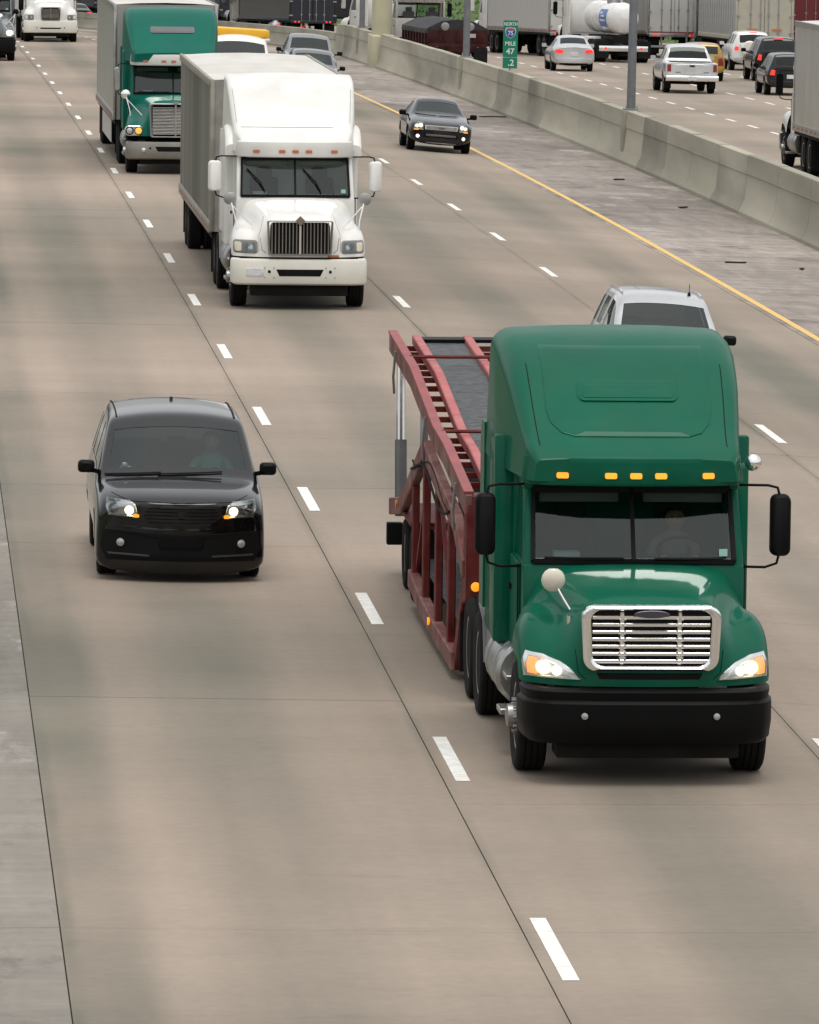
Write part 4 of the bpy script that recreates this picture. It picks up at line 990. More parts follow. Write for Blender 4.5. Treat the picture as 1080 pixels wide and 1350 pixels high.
    for sg in (1, -1):
        fl = (lambda P: P) if sg > 0 else mirx
        if hl == 'tear':
            P = [(.635, .985), (.70, 1.06), (.82, 1.15), (.98, 1.205), (1.13, 1.215), (1.165, 1.12), (1.15, .985)]
            bz_ = obj('headlight_bezel', decal(fl(P), 'front', b, .02, .06), CHROME, root)
            P2 = [(.72, 1.005), (.78, 1.07), (.88, 1.135), (1.0, 1.175), (1.11, 1.18), (1.135, 1.10), (1.125, 1.005)]
            hlo = head_lamp(root, fl(P2), b, [(sg * .985, 1.085, .062, LAMP), (sg * .865, 1.065, .048, LAMP_SOFT)], refl=mat('bright_reflector', (.75, .74, .72), .25, .6))
            hlo.location.y = -.022
            obj('indicator', decal(fl([(1.045, 1.02), (1.045, 1.165), (1.11, 1.17), (1.13, 1.10), (1.12, 1.02)]), 'front', b, .052, .03), mat('amber_pale_lit', (.8, .33, .12), .3, emit=(1, .38, .10), es=.8), root)
        elif hl == 'rect':
            P = rrect(.74, 1.16, .985, 1.22, .05, 3)
            P = [(x, z - (x - .74) * .0) for x, z in P]
            bz_ = obj('headlight_bezel', decal(fl(P), 'front', b, .012, .05), mat('lamp_grey', (.22, .22, .21), .3, .4), root)
            head_lamp(root, fl(rrect(.78, 1.0, 1.01, 1.19, .03, 3)), b, [(sg * .89, 1.10, .07, LAMP_OFF)], refl=mat('dull_reflector', (.4, .41, .41), .2, .8))
            obj('indicator', decal(fl(rrect(1.02, 1.14, 1.02, 1.18, .03, 2)), 'front', b, .02, .02), mat('cream_lens', (.62, .55, .42), .3, coat=.4), root)
        elif hl == 'round':
            pod = MB().loft([[(sg * x, y, z) for x, z in rrect(.78, 1.24, .93, 1.18, .12, 5)] for y in (-.92, -.6)]); po = obj('headlight', pod, CHROME, root, .01, 1)
            for xx, mm in ((.90, mat('amber_bowl_lit', (.8, .5, .1), .3, emit=(1, .55, .08), es=.3)), (1.12, LAMP_OFF)):
                obj('bulb', MB().lathe([(.105, .0), (.10, -.03), (.085, -.02), (.001, -.035)], (sg * xx, -.92, 1.055), 'y', 18), FRAME, po)
                obj('lens', MB().lathe([(.085, -.02), (.07, -.04), (.001, -.05)], (sg * xx, -.92, 1.055), 'y', 18), mm, po)
    if C.get('hoodmirror'):
        for sg in C['hoodmirror']:
            o = obj('hood_mirror', MB().sphere((sg * .86, -.42, 1.86), .115, 16, (1, .55, 1)), C.get('hmpaint', mat('cream_mirror', (.62, .57, .48), .3, coat=.5)), root)
            a = MB(); a.tube([(sg * .86, -.42, 1.86), (sg * .76, -.48, 1.68), (sg * .70, -.52, 1.58)], .013, 6); a.tube([(sg * .72, -.66, 1.42), (sg * .72, -.66, 1.55)], .03, 8); obj('stalk', a, CHROME, o)
    if C.get('rods'):
        for sg in (-1, 1):
            o = obj('hood_mirror', MB().sphere((sg * 1.2, -.15, 1.92), .12, 14, (1, .5, 1)), C.get('hmpaint', CHROME), root)
            a = MB(); a.tube([(sg * 1.2, -.15, 1.92), (sg * 1.1, -.3, 1.55), (sg * 1.08, -.35, 1.40)], .014, 6); a.tube([(sg * 1.2, -.15, 1.84), (sg * .80, -.5, 1.42)], .012, 6); obj('stalk', a, CHROME, o)
    # --- cab
    cp = C.get('cabpaint', pm); q = MB()
    q.box(-1.06, 1.06, .54, 2.0, .78, 1.90)
    for sg in (-1, 1):
        q.add([(sg * 1.06, .58, 1.89), (sg * .965, .56, 1.89), (sg * .945, .93, 2.62), (sg * 1.03, .95, 2.62), (sg * 1.06, .72, 1.89), (sg * .975, .72, 1.89), (sg * .955, 1.06, 2.62), (sg * 1.03, 1.08, 2.62)],
              [(0, 1, 2, 3), (7, 6, 5, 4), (0, 3, 7, 4), (1, 5, 6, 2), (0, 4, 5, 1), (3, 2, 6, 7)])
        q.box(sg * 1.02 - .04, sg * 1.02 + .04, 1.72, 2.0, 1.88, 2.7)
    q.box(-1.04, 1.04, .92, 2.0, 2.58, 2.80)
    obj('cab', q, cp, root, .025)
    rub = MB(); rub.bar((-.97, .555, 1.93), (.97, .555, 1.93), .05, .05); rub.bar((-.95, .90, 2.585), (.95, .90, 2.585), .05, .06); rub.bar((0, .545, 1.93), (0, .895, 2.585), .035, .05)
    for sg in (-1, 1): rub.bar((sg * .965, .555, 1.93), (sg * .945, .90, 2.585), .04, .05)
    obj('windshield_frame', rub, BLACK, root)
    for sg in (-1, 1):
        g = MB(); g.add([(sg * .02, .565, 1.94), (sg * .96, .575, 1.94), (sg * .94, .915, 2.58), (sg * .02, .905, 2.58)], [(0, 1, 2, 3)])
        obj('windshield', g, GLASS, root, smooth=False)
        dr = obj('door', MB().box(sg * 1.075 - .015, sg * 1.075 + .015, .82, 1.70, .95, 1.88), cp, root, .01, 1)
        obj('door_handle', MB().box(sg * 1.1 - .015, sg * 1.1 + .015, 1.5, 1.65, 1.55, 1.6), BLACK, dr)
        obj('side_window', MB().add([(sg * 1.05, .80, 1.90), (sg * 1.05, 1.72, 1.90), (sg * 1.03, 1.72, 2.58), (sg * 1.02, 1.14, 2.58)], [(0, 1, 2, 3)]), DARKGLASS, root, smooth=False)
        wp = MB(); 
        if C.get('wipers') == 'diag':
            wp.tube([(sg * .5 - .16 * (1) + .12, .57, 1.99), (sg * .5 - .13, .63, 2.17), (sg * .5 - .36, .78, 2.40)], .014, 5)
        else: wp.tube([(sg * .15 + .05, .53, 1.955), (sg * .5, .53, 1.955), (sg * .86, .545, 1.96)], .016, 5)
        obj('wiper', wp, BLACK, root)
    q = MB(); q.box(-.93, .93, .72, 1.0, 1.55, 1.93); obj('dashboard', q, DASH, root, .03)
    for sx in (-.5, .5):
        q = MB(); q.box(sx - .26, sx + .26, 1.35, 1.8, 1.42, 1.6); q.box(sx - .25, sx + .25, 1.75, 1.9, 1.5, 2.2); q.box(sx - .14, sx + .14, 1.77, 1.88, 2.18, 2.38); obj('seat', q, INTERIOR, root, .04)
    q = MB(); q.tube([(.5 + .22 * math.cos(t), 1.12 - .06 * math.sin(t), 1.98 + .13 * math.sin(t)) for t in [2 * PI * i / 18 for i in range(19)]], .016, 6, False); obj('steering_wheel', q, BLACK, root)
    for sx in (-.5, .5): obj('sun_visor', MB().box(sx - .38, sx + .38, .93, 1.0, 2.46, 2.58), mat('visor_grey', (.22, .22, .2), .8), root, .01)
    # --- sleeper, roof
    if C.get('sleeper', True):
        hw = C.get('slw', 1.2); ye = C.get('sly', 3.35)
        sl_ = MB(); sl_.box(-hw, hw, 1.96, ye, .95, C.get('slz', 2.95)); obj('sleeper', sl_, C.get('slpaint', pm), root, .05, 3)
        for sg in (-1, 1):
            obj('side_fairing', MB().prism([(ye + .0, 1.15), (ye + .45, 1.15), (ye + .45, 2.85), (ye + .3, 3.0), (ye, 3.0)], 'x', sg * (hw - .02), sg * (hw + .02)), C.get('extpaint', pm), root)
            if C.get('fronttab'): obj('cab_extender', MB().box(sg * 1.13 - .11, sg * 1.13 + .11, 1.80, 1.95, 1.0, 3.02), C.get('extpaint', pm), root, .02)
        q = MB(); q.box(-hw + .15, hw - .15, ye + .001, ye + .03, 1.2, 2.6); obj('back_panel', q, C.get('slpaint', pm), root, .01)
    rf = MB(); rf.loft([roof_sec(*s) for s in C['roof']]); rm = rf.mesh('roof_fairing', 0, angle=42); ro = link('roof_fairing', rm, pm, root); rb = bvh_of(rm)
    if C.get('roofpanel'):
        P = [(-.80, 3.86), (.80, 3.86)] + [(.80, 3.35)] + [(.80 - .25 + .25 * math.cos(R(a)), 3.32 + .22 * math.sin(R(a))) for a in (0, -30, -60, -90)] + [(-.80 + .25 + .25 * math.cos(R(a)), 3.32 + .22 * math.sin(R(a))) for a in (-90, -120, -150, -180)]
        obj('roof_panel', decal(P, 'front', rb, .03, .02, 6), pm, ro)
    if C.get('vent'):
        x, za, zb2, m2 = C['vent']; lip = decal(rrect(-x, x, za, zb2, .05, 4), 'front', rb, .055 if C.get('roofpanel') else .03, .08, 3)
        vo = obj('roof_vent', lip, m2, ro)
        obj('vent_panel', decal(rrect(-x + .035, x - .035, za + .03, zb2 - .03, .03, 4), 'front', rb, .063 if C.get('roofpanel') else .036, .02, 3), C.get('ventin', m2), vo)
    if C.get('shoulders'):
        for sg in (-1, 1): obj('shoulder_fairing', MB().loft([roof_sec(y, .13, 2.6, z, .09, 1, .01) for y, z in ((1.35, 2.8), (1.5, 3.0), (1.75, 3.12), (2.1, 3.14))]), pm, root).location.x = sg * 1.10
    vz, vy = C.get('visor', (2.66, .50))
    vs_ = MB(); prof = [(.18, vz - .02), (.02, vz), (0, vz + .03), (.03, vz + .26), (.30, vz + .34)]
    vis = obj('sun_visor_panel', sweep_bumper([(0, vy - .05), (.5, vy - .03), (.85, vy + .03), (1.02, vy + .14), (1.07, vy + .32)], prof, .04), C.get('vispaint', pm), root, angle=45)
    vb = bvh_of(vis.data)
    for x in (-.70, -.24, 0, .24, .70):
        obj('marker_light', decal(rrect(x - .058, x + .058, vz + .07, vz + .125, .015, 2), 'front', vb, .03, .03, 1), C.get('marker', AMBER), vis)
    if C.get('wseams'):
        for ln in ([(-.95, 3.12), (.95, 3.12)], [(-1.02, 3.2), (-1.08, 3.85)], [(1.02, 3.2), (1.08, 3.85)]): obj('panel_seam', seam(rb, ln, 'front', .005), mat('seam_grey', (.25, .24, .22), .7), ro)
        obj('hood_seam', seam(b, [(-.62, 1.62), (-.72, 1.3), (-.72, .98)], 'front', .005), mat('seam_grey', (.25, .24, .22), .7), hoodo); obj('hood_seam', seam(b, [(.62, 1.62), (.72, 1.3), (.72, .98)], 'front', .005), mat('seam_grey', (.25, .24, .22), .7), hoodo)
        obj('licence_plate', decal(rrect(-.95, -.64, .60, .74, .01, 1), 'front', bb, .012, .02, 2), PLATE, bmp)
    for sg in (-1, 1):
        if C.get('roofpanel'): obj('panel_seam', seam(rb, [(sg * .90, 3.02), (sg * .93, 3.4), (sg * .95, 3.75)], 'front', .005), BLACK, ro)
        obj('panel_seam', seam(b, [(sg * .60, 1.0), (sg * .67, 1.06), (sg * .70, 1.30)], 'front', .004), BLACK, hoodo)
        obj('door_seam', MB().tube([(sg * 1.092, .80, 1.0), (sg * 1.092, .80, 1.88)], .006, 4), BLACK, root)
    obj('windshield_sticker', MB().box(.82, .90, .565, .568, 1.98, 2.05), mat('sticker_teal', (.30, .55, .50), .5), root)
    obj('dash_papers', MB().box(-.75, -.5, .76, .95, 1.935, 1.99), mat('pale_paper', (.35, .42, .45), .7), root)
    # --- sides
    for sg in (-1, 1):
        mz = C.get('mirror', (1.97, 2.57)); truck_mirror(root, sg, C.get('mirx', 1.42), .70, mz[0], mz[1], C.get('mirpaint', SATIN), C.get('mirw', .2))
        tk = MB(); tk.lathe([(.001, 1.3), (.28, 1.3), (.32, 1.34), (.32, 2.66), (.28, 2.7), (.001, 2.7)], (sg * .93, 0, .74), 'y', 20); t_o = obj('fuel_tank', tk, ALU, root)
        for y in (1.6, 2.35): obj('tank_strap', MB().lathe([(.328, y), (.328, y + .07)], (sg * .93, 0, .74), 'y', 20), STEEL, t_o)
        obj('step', MB().box(sg * 1.12 - .12, sg * 1.12 + .12, .88, 1.28, .40, .46), ALU, root, .01, 1)
        obj('step', MB().box(sg * 1.09 - .1, sg * 1.09 + .1, .82, 1.25, .74, .79), ALU, root, .01, 1)
        obj('battery_box', MB().box(sg * .95 - .22, sg * .95 + .22, 2.76, 3.4, .5, 1.05), C.get('boxpaint', FRAME), root, .02)
        if C.get('stack'): obj('exhaust_stack', MB().tube([(sg * 1.1, 3.62, 1.0), (sg * 1.1, 3.62, 4.0), (sg * 1.1, 3.78, 4.15)], .075, 10), CHROME, root)
        obj('quarter_fender', MB().prism([(drives[0] - .62, .6), (drives[0] - .58, .6), (drives[0] - .4, 1.0), (drives[0] + .1, 1.10), (drives[0] + .1, 1.13), (drives[0] - .45, 1.05)], 'x', sg * .78, sg * 1.2), C.get('boxpaint', FRAME), root)
    return root, b
def aero_roof(top=3.94, hw=1.21, ye=3.35, z=2.7):
    return [(.52, .98, z, 2.90, .05), (.62, 1.02, z, 2.98, .06), (.85, 1.06, z, 3.06, .08), (1.1, 1.08, z, 3.20, .13), (1.45, 1.12, z, 3.45, .19), (1.8, 1.155, z, 3.67, .23), (2.15, 1.18, z, top - .13, .25), (2.5, hw - .01, z, top - .04, .24), (2.9, hw, z, top, .22), (ye, hw, z, top + .01, .21)]

# ------------------------------------------------------------------ trailers (front face at y = 0, floor at about 1.15 m)
def trailer_gear(root, y, z=1.15, wh='truck_rear', n=2):
    q = MB()
    for sg in (-1, 1): q.box(sg * .46 - .04, sg * .46 + .04, y - 1.6, y + 1.6, z - .3, z - .02)
    for k in range(n): q.tube([(-.95, y + (k - (n - 1) / 2) * 1.24, .5), (.95, y + (k - (n - 1) / 2) * 1.24, .5)], .09, 8)
    obj('bogie', q, FRAME, root)
    for k in range(n):
        for sg in (-1, 1):
            wheel(root, sg * 1.10, y + (k - (n - 1) / 2) * 1.24, .51, .27, sg, wh); wheel(root, sg * .79, y + (k - (n - 1) / 2) * 1.24, .51, .27, sg, wh)
    for sg in (-1, 1): obj('mud_flap', MB().box(sg * .95 - .28, sg * .95 + .28, y + n * .62 + .42, y + n * .62 + .44, .2, .95), RUBBER, root)
def box_trailer(name, m, L=15.0, W=2.6, z=1.13, top=4.05, style='smooth', npan=12, roofm=None, doorm=None, railm=None, wh='truck_rear', gear=None, frontm=None, lights=RED_OFF, skirt=None, tape=True):
    root = empty(name); hw = W / 2; roofm = roofm or m; doorm = doorm or m; railm = railm or ALU
    for sg in (-1, 1):
        if style == 'corrugated':
            n = int(L / .30); pts = []
            for k in range(n): y = .08 + k * (L - .16) / n; d = (L - .16) / n; pts += [(y, 0), (y + d * .35, 0), (y + d * .5, .04), (y + d * .85, .04)]
            pts.append((L - .08, 0)); secs = [[(sg * (hw - .05 + o), y, zz) for y, o in pts] for zz in (z + .14, top - .1)]
            obj('corrugated_side', MB().loft(secs, closed=False, cap0=False, cap1=False), m, root, smooth=False)
        else:
            d = (L - .12) / npan; pw = MB().box(-.012, .012, .004, d - .004, z + .16, top - .12).mesh('side_panel', 0, smooth=False); pw.materials.append(m)
            for k in range(npan):
                o = link('side_panel', pw, None, root); o.location = (sg * (hw - .02), .06 + k * d, 0)
            if style == 'ribbed':
                rp = MB().box(-.03, .03, -.03, .03, z + .14, top - .1).mesh('side_post', .006, 1); rp.materials.append(m)
                for k in range(npan * 2 + 1): o = link('side_post', rp, None, root); o.location = (sg * hw, .06 + k * d / 2, 0)
        obj('top_rail', MB().box(sg * hw - .035, sg * hw + .035, 0, L, top - .14, top), railm, root, .012)
        br = obj('bottom_rail', MB().box(sg * hw - .035, sg * hw + .035, 0, L, z - .02, z + .18), railm, root, .008)
        if tape:
            tw = MB().box(-.003, .003, 0, .28, 0, .05).mesh('reflective_tape', smooth=False); tw.materials.append(mat('tape_red', (.35, .03, .03), .4))
            for k in range(int(L / .9)): o = link('reflective_tape', tw, None, br); o.location = (sg * (hw + .039), .3 + k * .9, z + .05)
    q = MB(); n = 24; secs = []
    for k in range(n + 1):
        y = .02 + (L - .04) * k / n; s = .012 * math.sin(k * PI * .5 * 2 + .3) + (.010 if k % 2 else 0)
        secs.append([(-hw + .04, y, top - .02), (-hw * .5, y, top + .012 + s), (0, y, top + .025 + s), (hw * .5, y, top + .012 + s), (hw - .04, y, top - .02)])
    obj('roof', q.loft(secs, closed=False, cap0=False, cap1=False), roofm, root)
    fw_ = obj('front_wall', MB().box(-hw + .04, hw - .04, .0, .06, z, top - .02), frontm or m, root)
    for sg in (-1, 1): obj('corner_post', MB().box(sg * hw - .06, sg * hw + .04 if sg > 0 else -hw + .06, -.03, .1, z, top - .01) if False else MB().box(min(sg * (hw - .07), sg * (hw + .012)), max(sg * (hw - .07), sg * (hw + .012)), -.04, .09, z, top - .005), railm, root, .02)
    obj('floor', MB().box(-hw + .03, hw - .03, .03, L - .03, z - .12, z + .02), FRAME, root)
    fr = MB(); fr.box(-hw + .0, -hw + .1, L - .05, L + .03, z - .05, top - .006); fr.box(hw - .1, hw, L - .05, L + .03, z - .05, top - .006); fr.box(-hw + .1, hw - .1, L - .05, L + .025, top - .14, top - .008); fr.box(-hw + .1, hw - .1, L - .05, L + .025, z - .14, z + .04)
    rfo = obj('rear_frame', fr, railm, root, .01)
    for sg in (-1, 1):
        do = obj('door', MB().box(min(sg * .01, sg * (hw - .11)), max(sg * .01, sg * (hw - .11)), L - .03, L + .01, z + .05, top - .15), doorm, root, .008, 1)
        for x in (.18, .62):
            rod = MB(); rod.tube([(sg * x, L + .05, z - .02), (sg * x, L + .05, top - .12)], .018, 6)
            for zz in (z + .3, z + 1.1, top - .5): rod.box(sg * x - .05, sg * x + .05, L + .01, L + .06, zz, zz + .06)
            obj('lock_rod', rod, STEEL, do)
        for zz in (z + .25, z + 1.0, z + 1.75, top - .4): obj('hinge', MB().box(min(sg * (hw - .2), sg * (hw - .02)), max(sg * (hw - .2), sg * (hw - .02)), L + .012, L + .045, zz, zz + .07), STEEL, do)
        for x in (.75, .95): obj('tail_light', MB().lathe([(.055, .0), (.05, .03), (.001, .04)], (sg * x, L + .02, z - .06), 'y', 12), lights, rfo)
    if tape: obj('reflective_strip', MB().box(-hw + .12, hw - .12, L + .012, L + .016, z + .06, z + .11), mat('tape_red', (.35, .03, .03), .4), root)
    g = MB(); g.box(-1.1, 1.1, L - .1, L, .48, .58)
    for sg in (-1, 1): g.box(sg * .6 - .04, sg * .6 + .04, L - .09, L - .02, .5, z)
    obj('rear_guard', g, STEEL, root, .01)
    lg = MB()
    for sg in (-1, 1): lg.box(sg * .7 - .06, sg * .7 + .06, 2.9, 3.02, .35, z); lg.box(sg * .7 - .14, sg * .7 + .14, 2.85, 3.07, .33, .36)
    obj('landing_gear', lg, STEEL, root)
    trailer_gear(root, gear if gear else L - 1.9, z, wh)
    if skirt:
        for sg in (-1, 1): obj('side_skirt', MB().box(sg * (hw - .05) - .012, sg * (hw - .05) + .012, 3.6, L - 4.2, .42, z), skirt, root)
    return root
def tank_trailer():
    root = empty('tank_trailer'); L = 7.6; m = mat('white_tank', (.76, .76, .75), .3, coat=.5, var=.06, dirt=(DUST, .12, 2)); z = 1.95; r = .68
    prof = [(.001, -.22), (r * .5, -.17), (r * .85, -.06), (r, .1), (r, L - .1), (r * .85, L + .06), (r * .5, L + .17), (.001, L + .22)]
    t = obj('tank', MB().lathe(prof, (0, 0, z), 'y', 36), m, root, angle=60)
    for y in (.3, 2.4, 4.5, L - .4): obj('tank_ring', MB().lathe([(r + .004, y), (r + .03, y + .02), (r + .03, y + .06), (r + .004, y + .08)], (0, 0, z), 'y', 36), m, t)
    blue = mat('blue_print', (.05, .16, .42), .4, var=.1)
    for sg in (-1, 1):
        pts = []
        for i in range(9):
            a = R(-35 + 70 * i / 8); pts.append([(sg * (r + .006) * math.cos(a), y, z + (r + .006) * math.sin(a)) for y in (4.6, 6.8)])
        obj('printed_panel', MB().loft(pts, closed=False, cap0=False, cap1=False), blue, t)
        for k, (a0, ya, yb) in enumerate(((-12, 4.9, 6.5), (4, 5.2, 6.2), (16, 4.9, 5.6))):
            pts = []
            for i in range(3):
                a = R(a0 + 7 * i / 2); pts.append([(sg * (r + .012) * math.cos(a), y, z + (r + .012) * math.sin(a)) for y in (ya, yb)])
            obj('printed_band', MB().loft(pts, closed=False, cap0=False, cap1=False), mat('white_print', (.7, .72, .75), .4), t)
    obj('man_lid', MB().lathe([(.3, 0), (.3, .15), (.25, .2), (.001, .22)], (0, 4.5, z + r - .03), 'z', 16), STEEL, t)
    obj('frame', MB().box(-.5, .5, .5, L, .85, 1.15), FRAME, root)
    obj('cabinet', MB().box(-1.15, 1.15, 3.0, 4.2, .55, 1.1), mat('white_tank', (.76, .76, .75)), root, .03)
    trailer_gear(root, L - 1.6, 1.05)
    q = MB(); q.box(-1.1, 1.1, L - .05, L + .1, .5, .75); obj('rear_bumper', q, CHROME, root, .02)
    for sg in (-1, 1): obj('tail_light', MB().lathe([(.06, 0), (.05, .03), (.001, .035)], (sg * .8, L + .1, .63), 'y', 12), RED_LIT, root)
    lg = MB()
    for sg in (-1, 1): lg.box(sg * .6 - .06, sg * .6 + .06, 2.6, 2.72, .35, 1.1)
    obj('landing_gear', lg, STEEL, root)
    return root
def dump_trailer():
    root = empty('dump_trailer'); L = 9.5; m = mat('dark_red_paint', (.035, .003, .004), .55, var=.2, dirt=(DUST, .05, 3), spec=.2); hw = 1.25
    q = MB(); q.prism([(-hw, 1.12), (-hw, 1.66), (-hw + .05, 1.66), (-hw + .08, 1.16), (hw - .08, 1.16), (hw - .05, 1.66), (hw, 1.66), (hw, 1.12), (.8, 1.0), (-.8, 1.0)], 'y', 0, L); obj('hopper', q, m, root, .01, 1)
    rp = MB().box(-.04, .04, -.05, .05, 1.0, 1.62).mesh('side_post', .01, 1); rp.materials.append(m)
    for k in range(9):
        for sg in (-1, 1): o = link('side_post', rp, None, root); o.location = (sg * (hw + .03), .3 + k * (L - .6) / 8, 0)
    gate = obj('tailgate', MB().box(-hw + .02, hw - .02, L + .001, L + .08, .98, 1.68), m, root, .02)
    for x in (-.7, 0, .7): obj('gate_rib', MB().box(x - .05, x + .05, L + .08, L + .13, 1.2, 1.66), m, gate)
    obj('gate_label', MB().box(-.75, -.35, L + .131, L + .135, 1.36, 1.52), mat('pale_label', (.4, .38, .38), .5), gate)
    tarp = mat('black_tarpaulin', (.016, .016, .018), .6, var=.4, scale=5, bump=.5)
    secs = []
    for k in range(19):
        y = -.05 + (L + .12) * k / 18; sag = .05 * math.cos(k * PI) + .03 * random.random()
        secs.append([(-hw - .06, y, 1.50), (-hw - .04, y, 1.70), (-hw * .55, y, 1.93 + sag), (0, y, 2.05 + sag * .6), (hw * .55, y, 1.93 + sag), (hw + .04, y, 1.70), (hw + .06, y, 1.50)])
    t = obj('tarpaulin', MB().loft(secs, closed=False, cap0=True, cap1=True), tarp, root)
    for sg in (-1, 1): obj('round_vent', MB().lathe([(.17, 0), (.17, .03), (.12, .05), (.001, .03)], (sg * .52, L + .08, 1.80), 'y', 18), mat('dull_chrome', (.3, .3, .31), .35, .8), root)
    obj('frame', MB().box(-.45, .45, .3, L, .75, 1.1), FRAME, root)
    obj('rear_frame', MB().box(-1.2, 1.2, L + .0, L + .1, .75, 1.1), m, root, .01)
    for sg in (-1, 1): obj('tail_light', MB().lathe([(.07, 0), (.05, .03), (.001, .035)], (sg * .85, L + .1, .92), 'y', 12), RED_OFF, root)
    trailer_gear(root, L - 1.4, 1.0)
    return root
def car_hauler():
    """same frame as its tractor: y = 0 at the steer axle"""
    root = empty('car_hauler_trailer')
    red = mat('hauler_red', (.105, .006, .007), .55, var=.3, scale=4, dirt=((.25, .13, .11), .25, 3.5), spec=.2)
    pink = mat('faded_red_rail', (.40, .075, .078), .55, var=.15, dirt=((.40, .26, .23), .4, 4))
    worn = mat('worn_grey_red', (.25, .145, .125), .6, var=.25, dirt=((.12, .010, .010), .8, 2.2), spec=.2)
    plate_m = mat('deck_plate', (.07, .073, .076), .55, .4, var=.35, scale=9, bump=.6)
    def rail_z(y): 
        T = [(5.2, 1.98), (8.2, 2.20), (9.6, 2.24), (13.2, 2.58), (16.8, 2.70)]
        for (a, za), (b_, zb) in zip(T, T[1:]):
            if y <= b_: return za + (zb - za) * (y - a) / (b_ - a)
        return T[-1][1]
    ys = [5.2, 6.7, 8.2, 9.6, 11.4, 13.2, 15.0, 16.8]
    for sg in (-1, 1):
        x = sg * 1.22
        for a, b_ in zip(ys, ys[1:]):
            obj('upper_rail', MB().bar((x, a, rail_z(a)), (x, b_, rail_z(b_)), .08, .22), worn, root, .012, 1)
        for a, b_ in zip(ys, ys[1:]): obj('rail_cap', MB().bar((x, a, rail_z(a) + .125), (x, b_, rail_z(b_) + .125), .10, .03), mat('cap_red', (.26, .05, .05), .5, var=.2), root)
        ch = [(5.4, 1.30), (6.6, 1.66), (8.6, 1.78), (11.15, 1.98), (13.0, 1.45), (14.7, .98), (16.4, .80)]
        for a, b_ in zip(ch, ch[1:]): obj('arch_rail', MB().bar((x, a[0], a[1]), (x, b_[0], b_[1]), .10, .20), worn, root, .012, 1)
        bt = [(6.6, .20), (9.0, .20), (11.0, .24), (13.0, .34)]
        for a, b_ in zip(bt, bt[1:]): obj('bottom_rail', MB().bar((x, a[0], a[1]), (x, b_[0], b_[1]), .12, .20), worn, root, .012, 1)
        obj('front_post', MB().prism([(5.2, 1.0), (5.2, 2.08), (5.5, 2.08), (5.65, 1.2), (7.0, .12), (6.6, .10), (5.75, .9)], 'x', x - sg * .20, x + sg * .02), red, root, .015, 1)
        for y, w_ in ((7.5, .22), (9.3, .22), (11.15, .2), (12.8, .14)):
            zt = next(a[1] + (b_[1] - a[1]) * (y - a[0]) / (b_[0] - a[0]) for a, b_ in zip(ch, ch[1:]) if a[0] <= y <= b_[0])
            obj('upright', MB().box(min(x - sg * .05, x + sg * .03), max(x - sg * .05, x + sg * .03), y - w_ / 2, y + w_ / 2, .28, zt - .08), red, root, .012, 1)
        for a, b_ in (((7.6, .4), (9.2, 1.6)), ((11.3, 1.6), (12.7, .5))): obj('brace', MB().bar((x - sg * .03, a[0], a[1]), (x - sg * .03, b_[0], b_[1]), .04, .09), red, root)
        # two runways
        for side_x in (.34, .94): 
            for a, b_ in zip(ys, ys[1:]): obj('runway_rail', MB().bar((sg * side_x, a, rail_z(a) + .03), (sg * side_x, b_, rail_z(b_) + .03), .10, .12), pink, root, .012, 1)
        for k in range(23):
            a = 5.25 + k * .5; b_ = a + .47
            obj('deck_plate', MB().bar((sg * .64, a, rail_z(a) + .01), (sg * .64, b_, rail_z(b_) + .01), .50, .03), plate_m, root, .006, 1)
        # lifting posts
        hp = obj('lift_post', MB().tube([(sg * 1.15, 16.2, 1.55), (sg * 1.15, 16.35, rail_z(16.3) - .08)], .05, 10), CHROME, root)
        obj('lift_sleeve', MB().tube([(sg * 1.15, 16.05, .72), (sg * 1.15, 16.2, 1.6)], .07, 10), mat('grey_sleeve', (.16, .16, .16), .5, .5), hp)
        obj('lift_post', MB().tube([(sg * 1.12, 12.85, 1.5), (sg * 1.12, 12.95, rail_z(12.9) - .08)], .045, 8), STEEL, root)
        obj('lift_post', MB().tube([(sg * 1.12, 8.3, 1.75), (sg * 1.12, 8.3, rail_z(8.3) - .08)], .045, 8), STEEL, root)
        obj('fender', MB().box(min(sg * .8, sg * 1.24), max(sg * .8, sg * 1.24), 13.2, 15.4, .90, .94), red, root)
        for y in (13.68, 14.9): wheel(root, sg * 1.06, y, .41, .27, sg, 'truck_rear')
        obj('rear_lamp_box', MB().box(min(sg * 1.12, sg * 1.30), max(sg * 1.12, sg * 1.30), 16.2, 16.35, .36, .62), BLACK, root, .01, 1)
        obj('marker_light', MB().lathe([(.05, 0), (.045, -.02), (.001, -.03)], (sg * 1.14, 5.19, 1.14), 'y', 12), AMBER, root)
        obj('marker_light', MB().lathe([(.045, 0), (.04, .02), (.001, .03)], (x + (.06 if sg > 0 else -.09), 9.5, .27), 'x', 12), AMBER, root)
        obj('marker_light', MB().lathe([(.045, 0), (.04, .02), (.001, .03)], (x + (.06 if sg > 0 else -.09), 14.7, 1.0), 'x', 12), AMBER_OFF, root)
    for k in range(19):
        y = 5.4 + k * .62; z = rail_z(y) - .05; obj('cross_rung', MB().bar((-1.2, y, z), (1.2, y, z), .06, .06), red, root)
    for y in (9.2, 14.2): obj('cross_pipe', MB().tube([(-1.2, y, rail_z(y) + .13), (1.2, y, rail_z(y) + .13)], .022, 6), red, root)
    obj('loading_ramp', MB().box(-.95, .2, 16.5, 16.9, rail_z(16.7) + .02, rail_z(16.7) + .06), SATIN, root)
    obj('added_dark_block', MB().box(-.72, .72, 6.9, 13.0, .53, 1.62), FRAME, root, .03)  # dark block added inside so the gaps between the uprights look shaded
    obj('lower_deck', MB().box(-1.1, 1.1, 6.8, 16.4, .46, .52), plate_m, root)
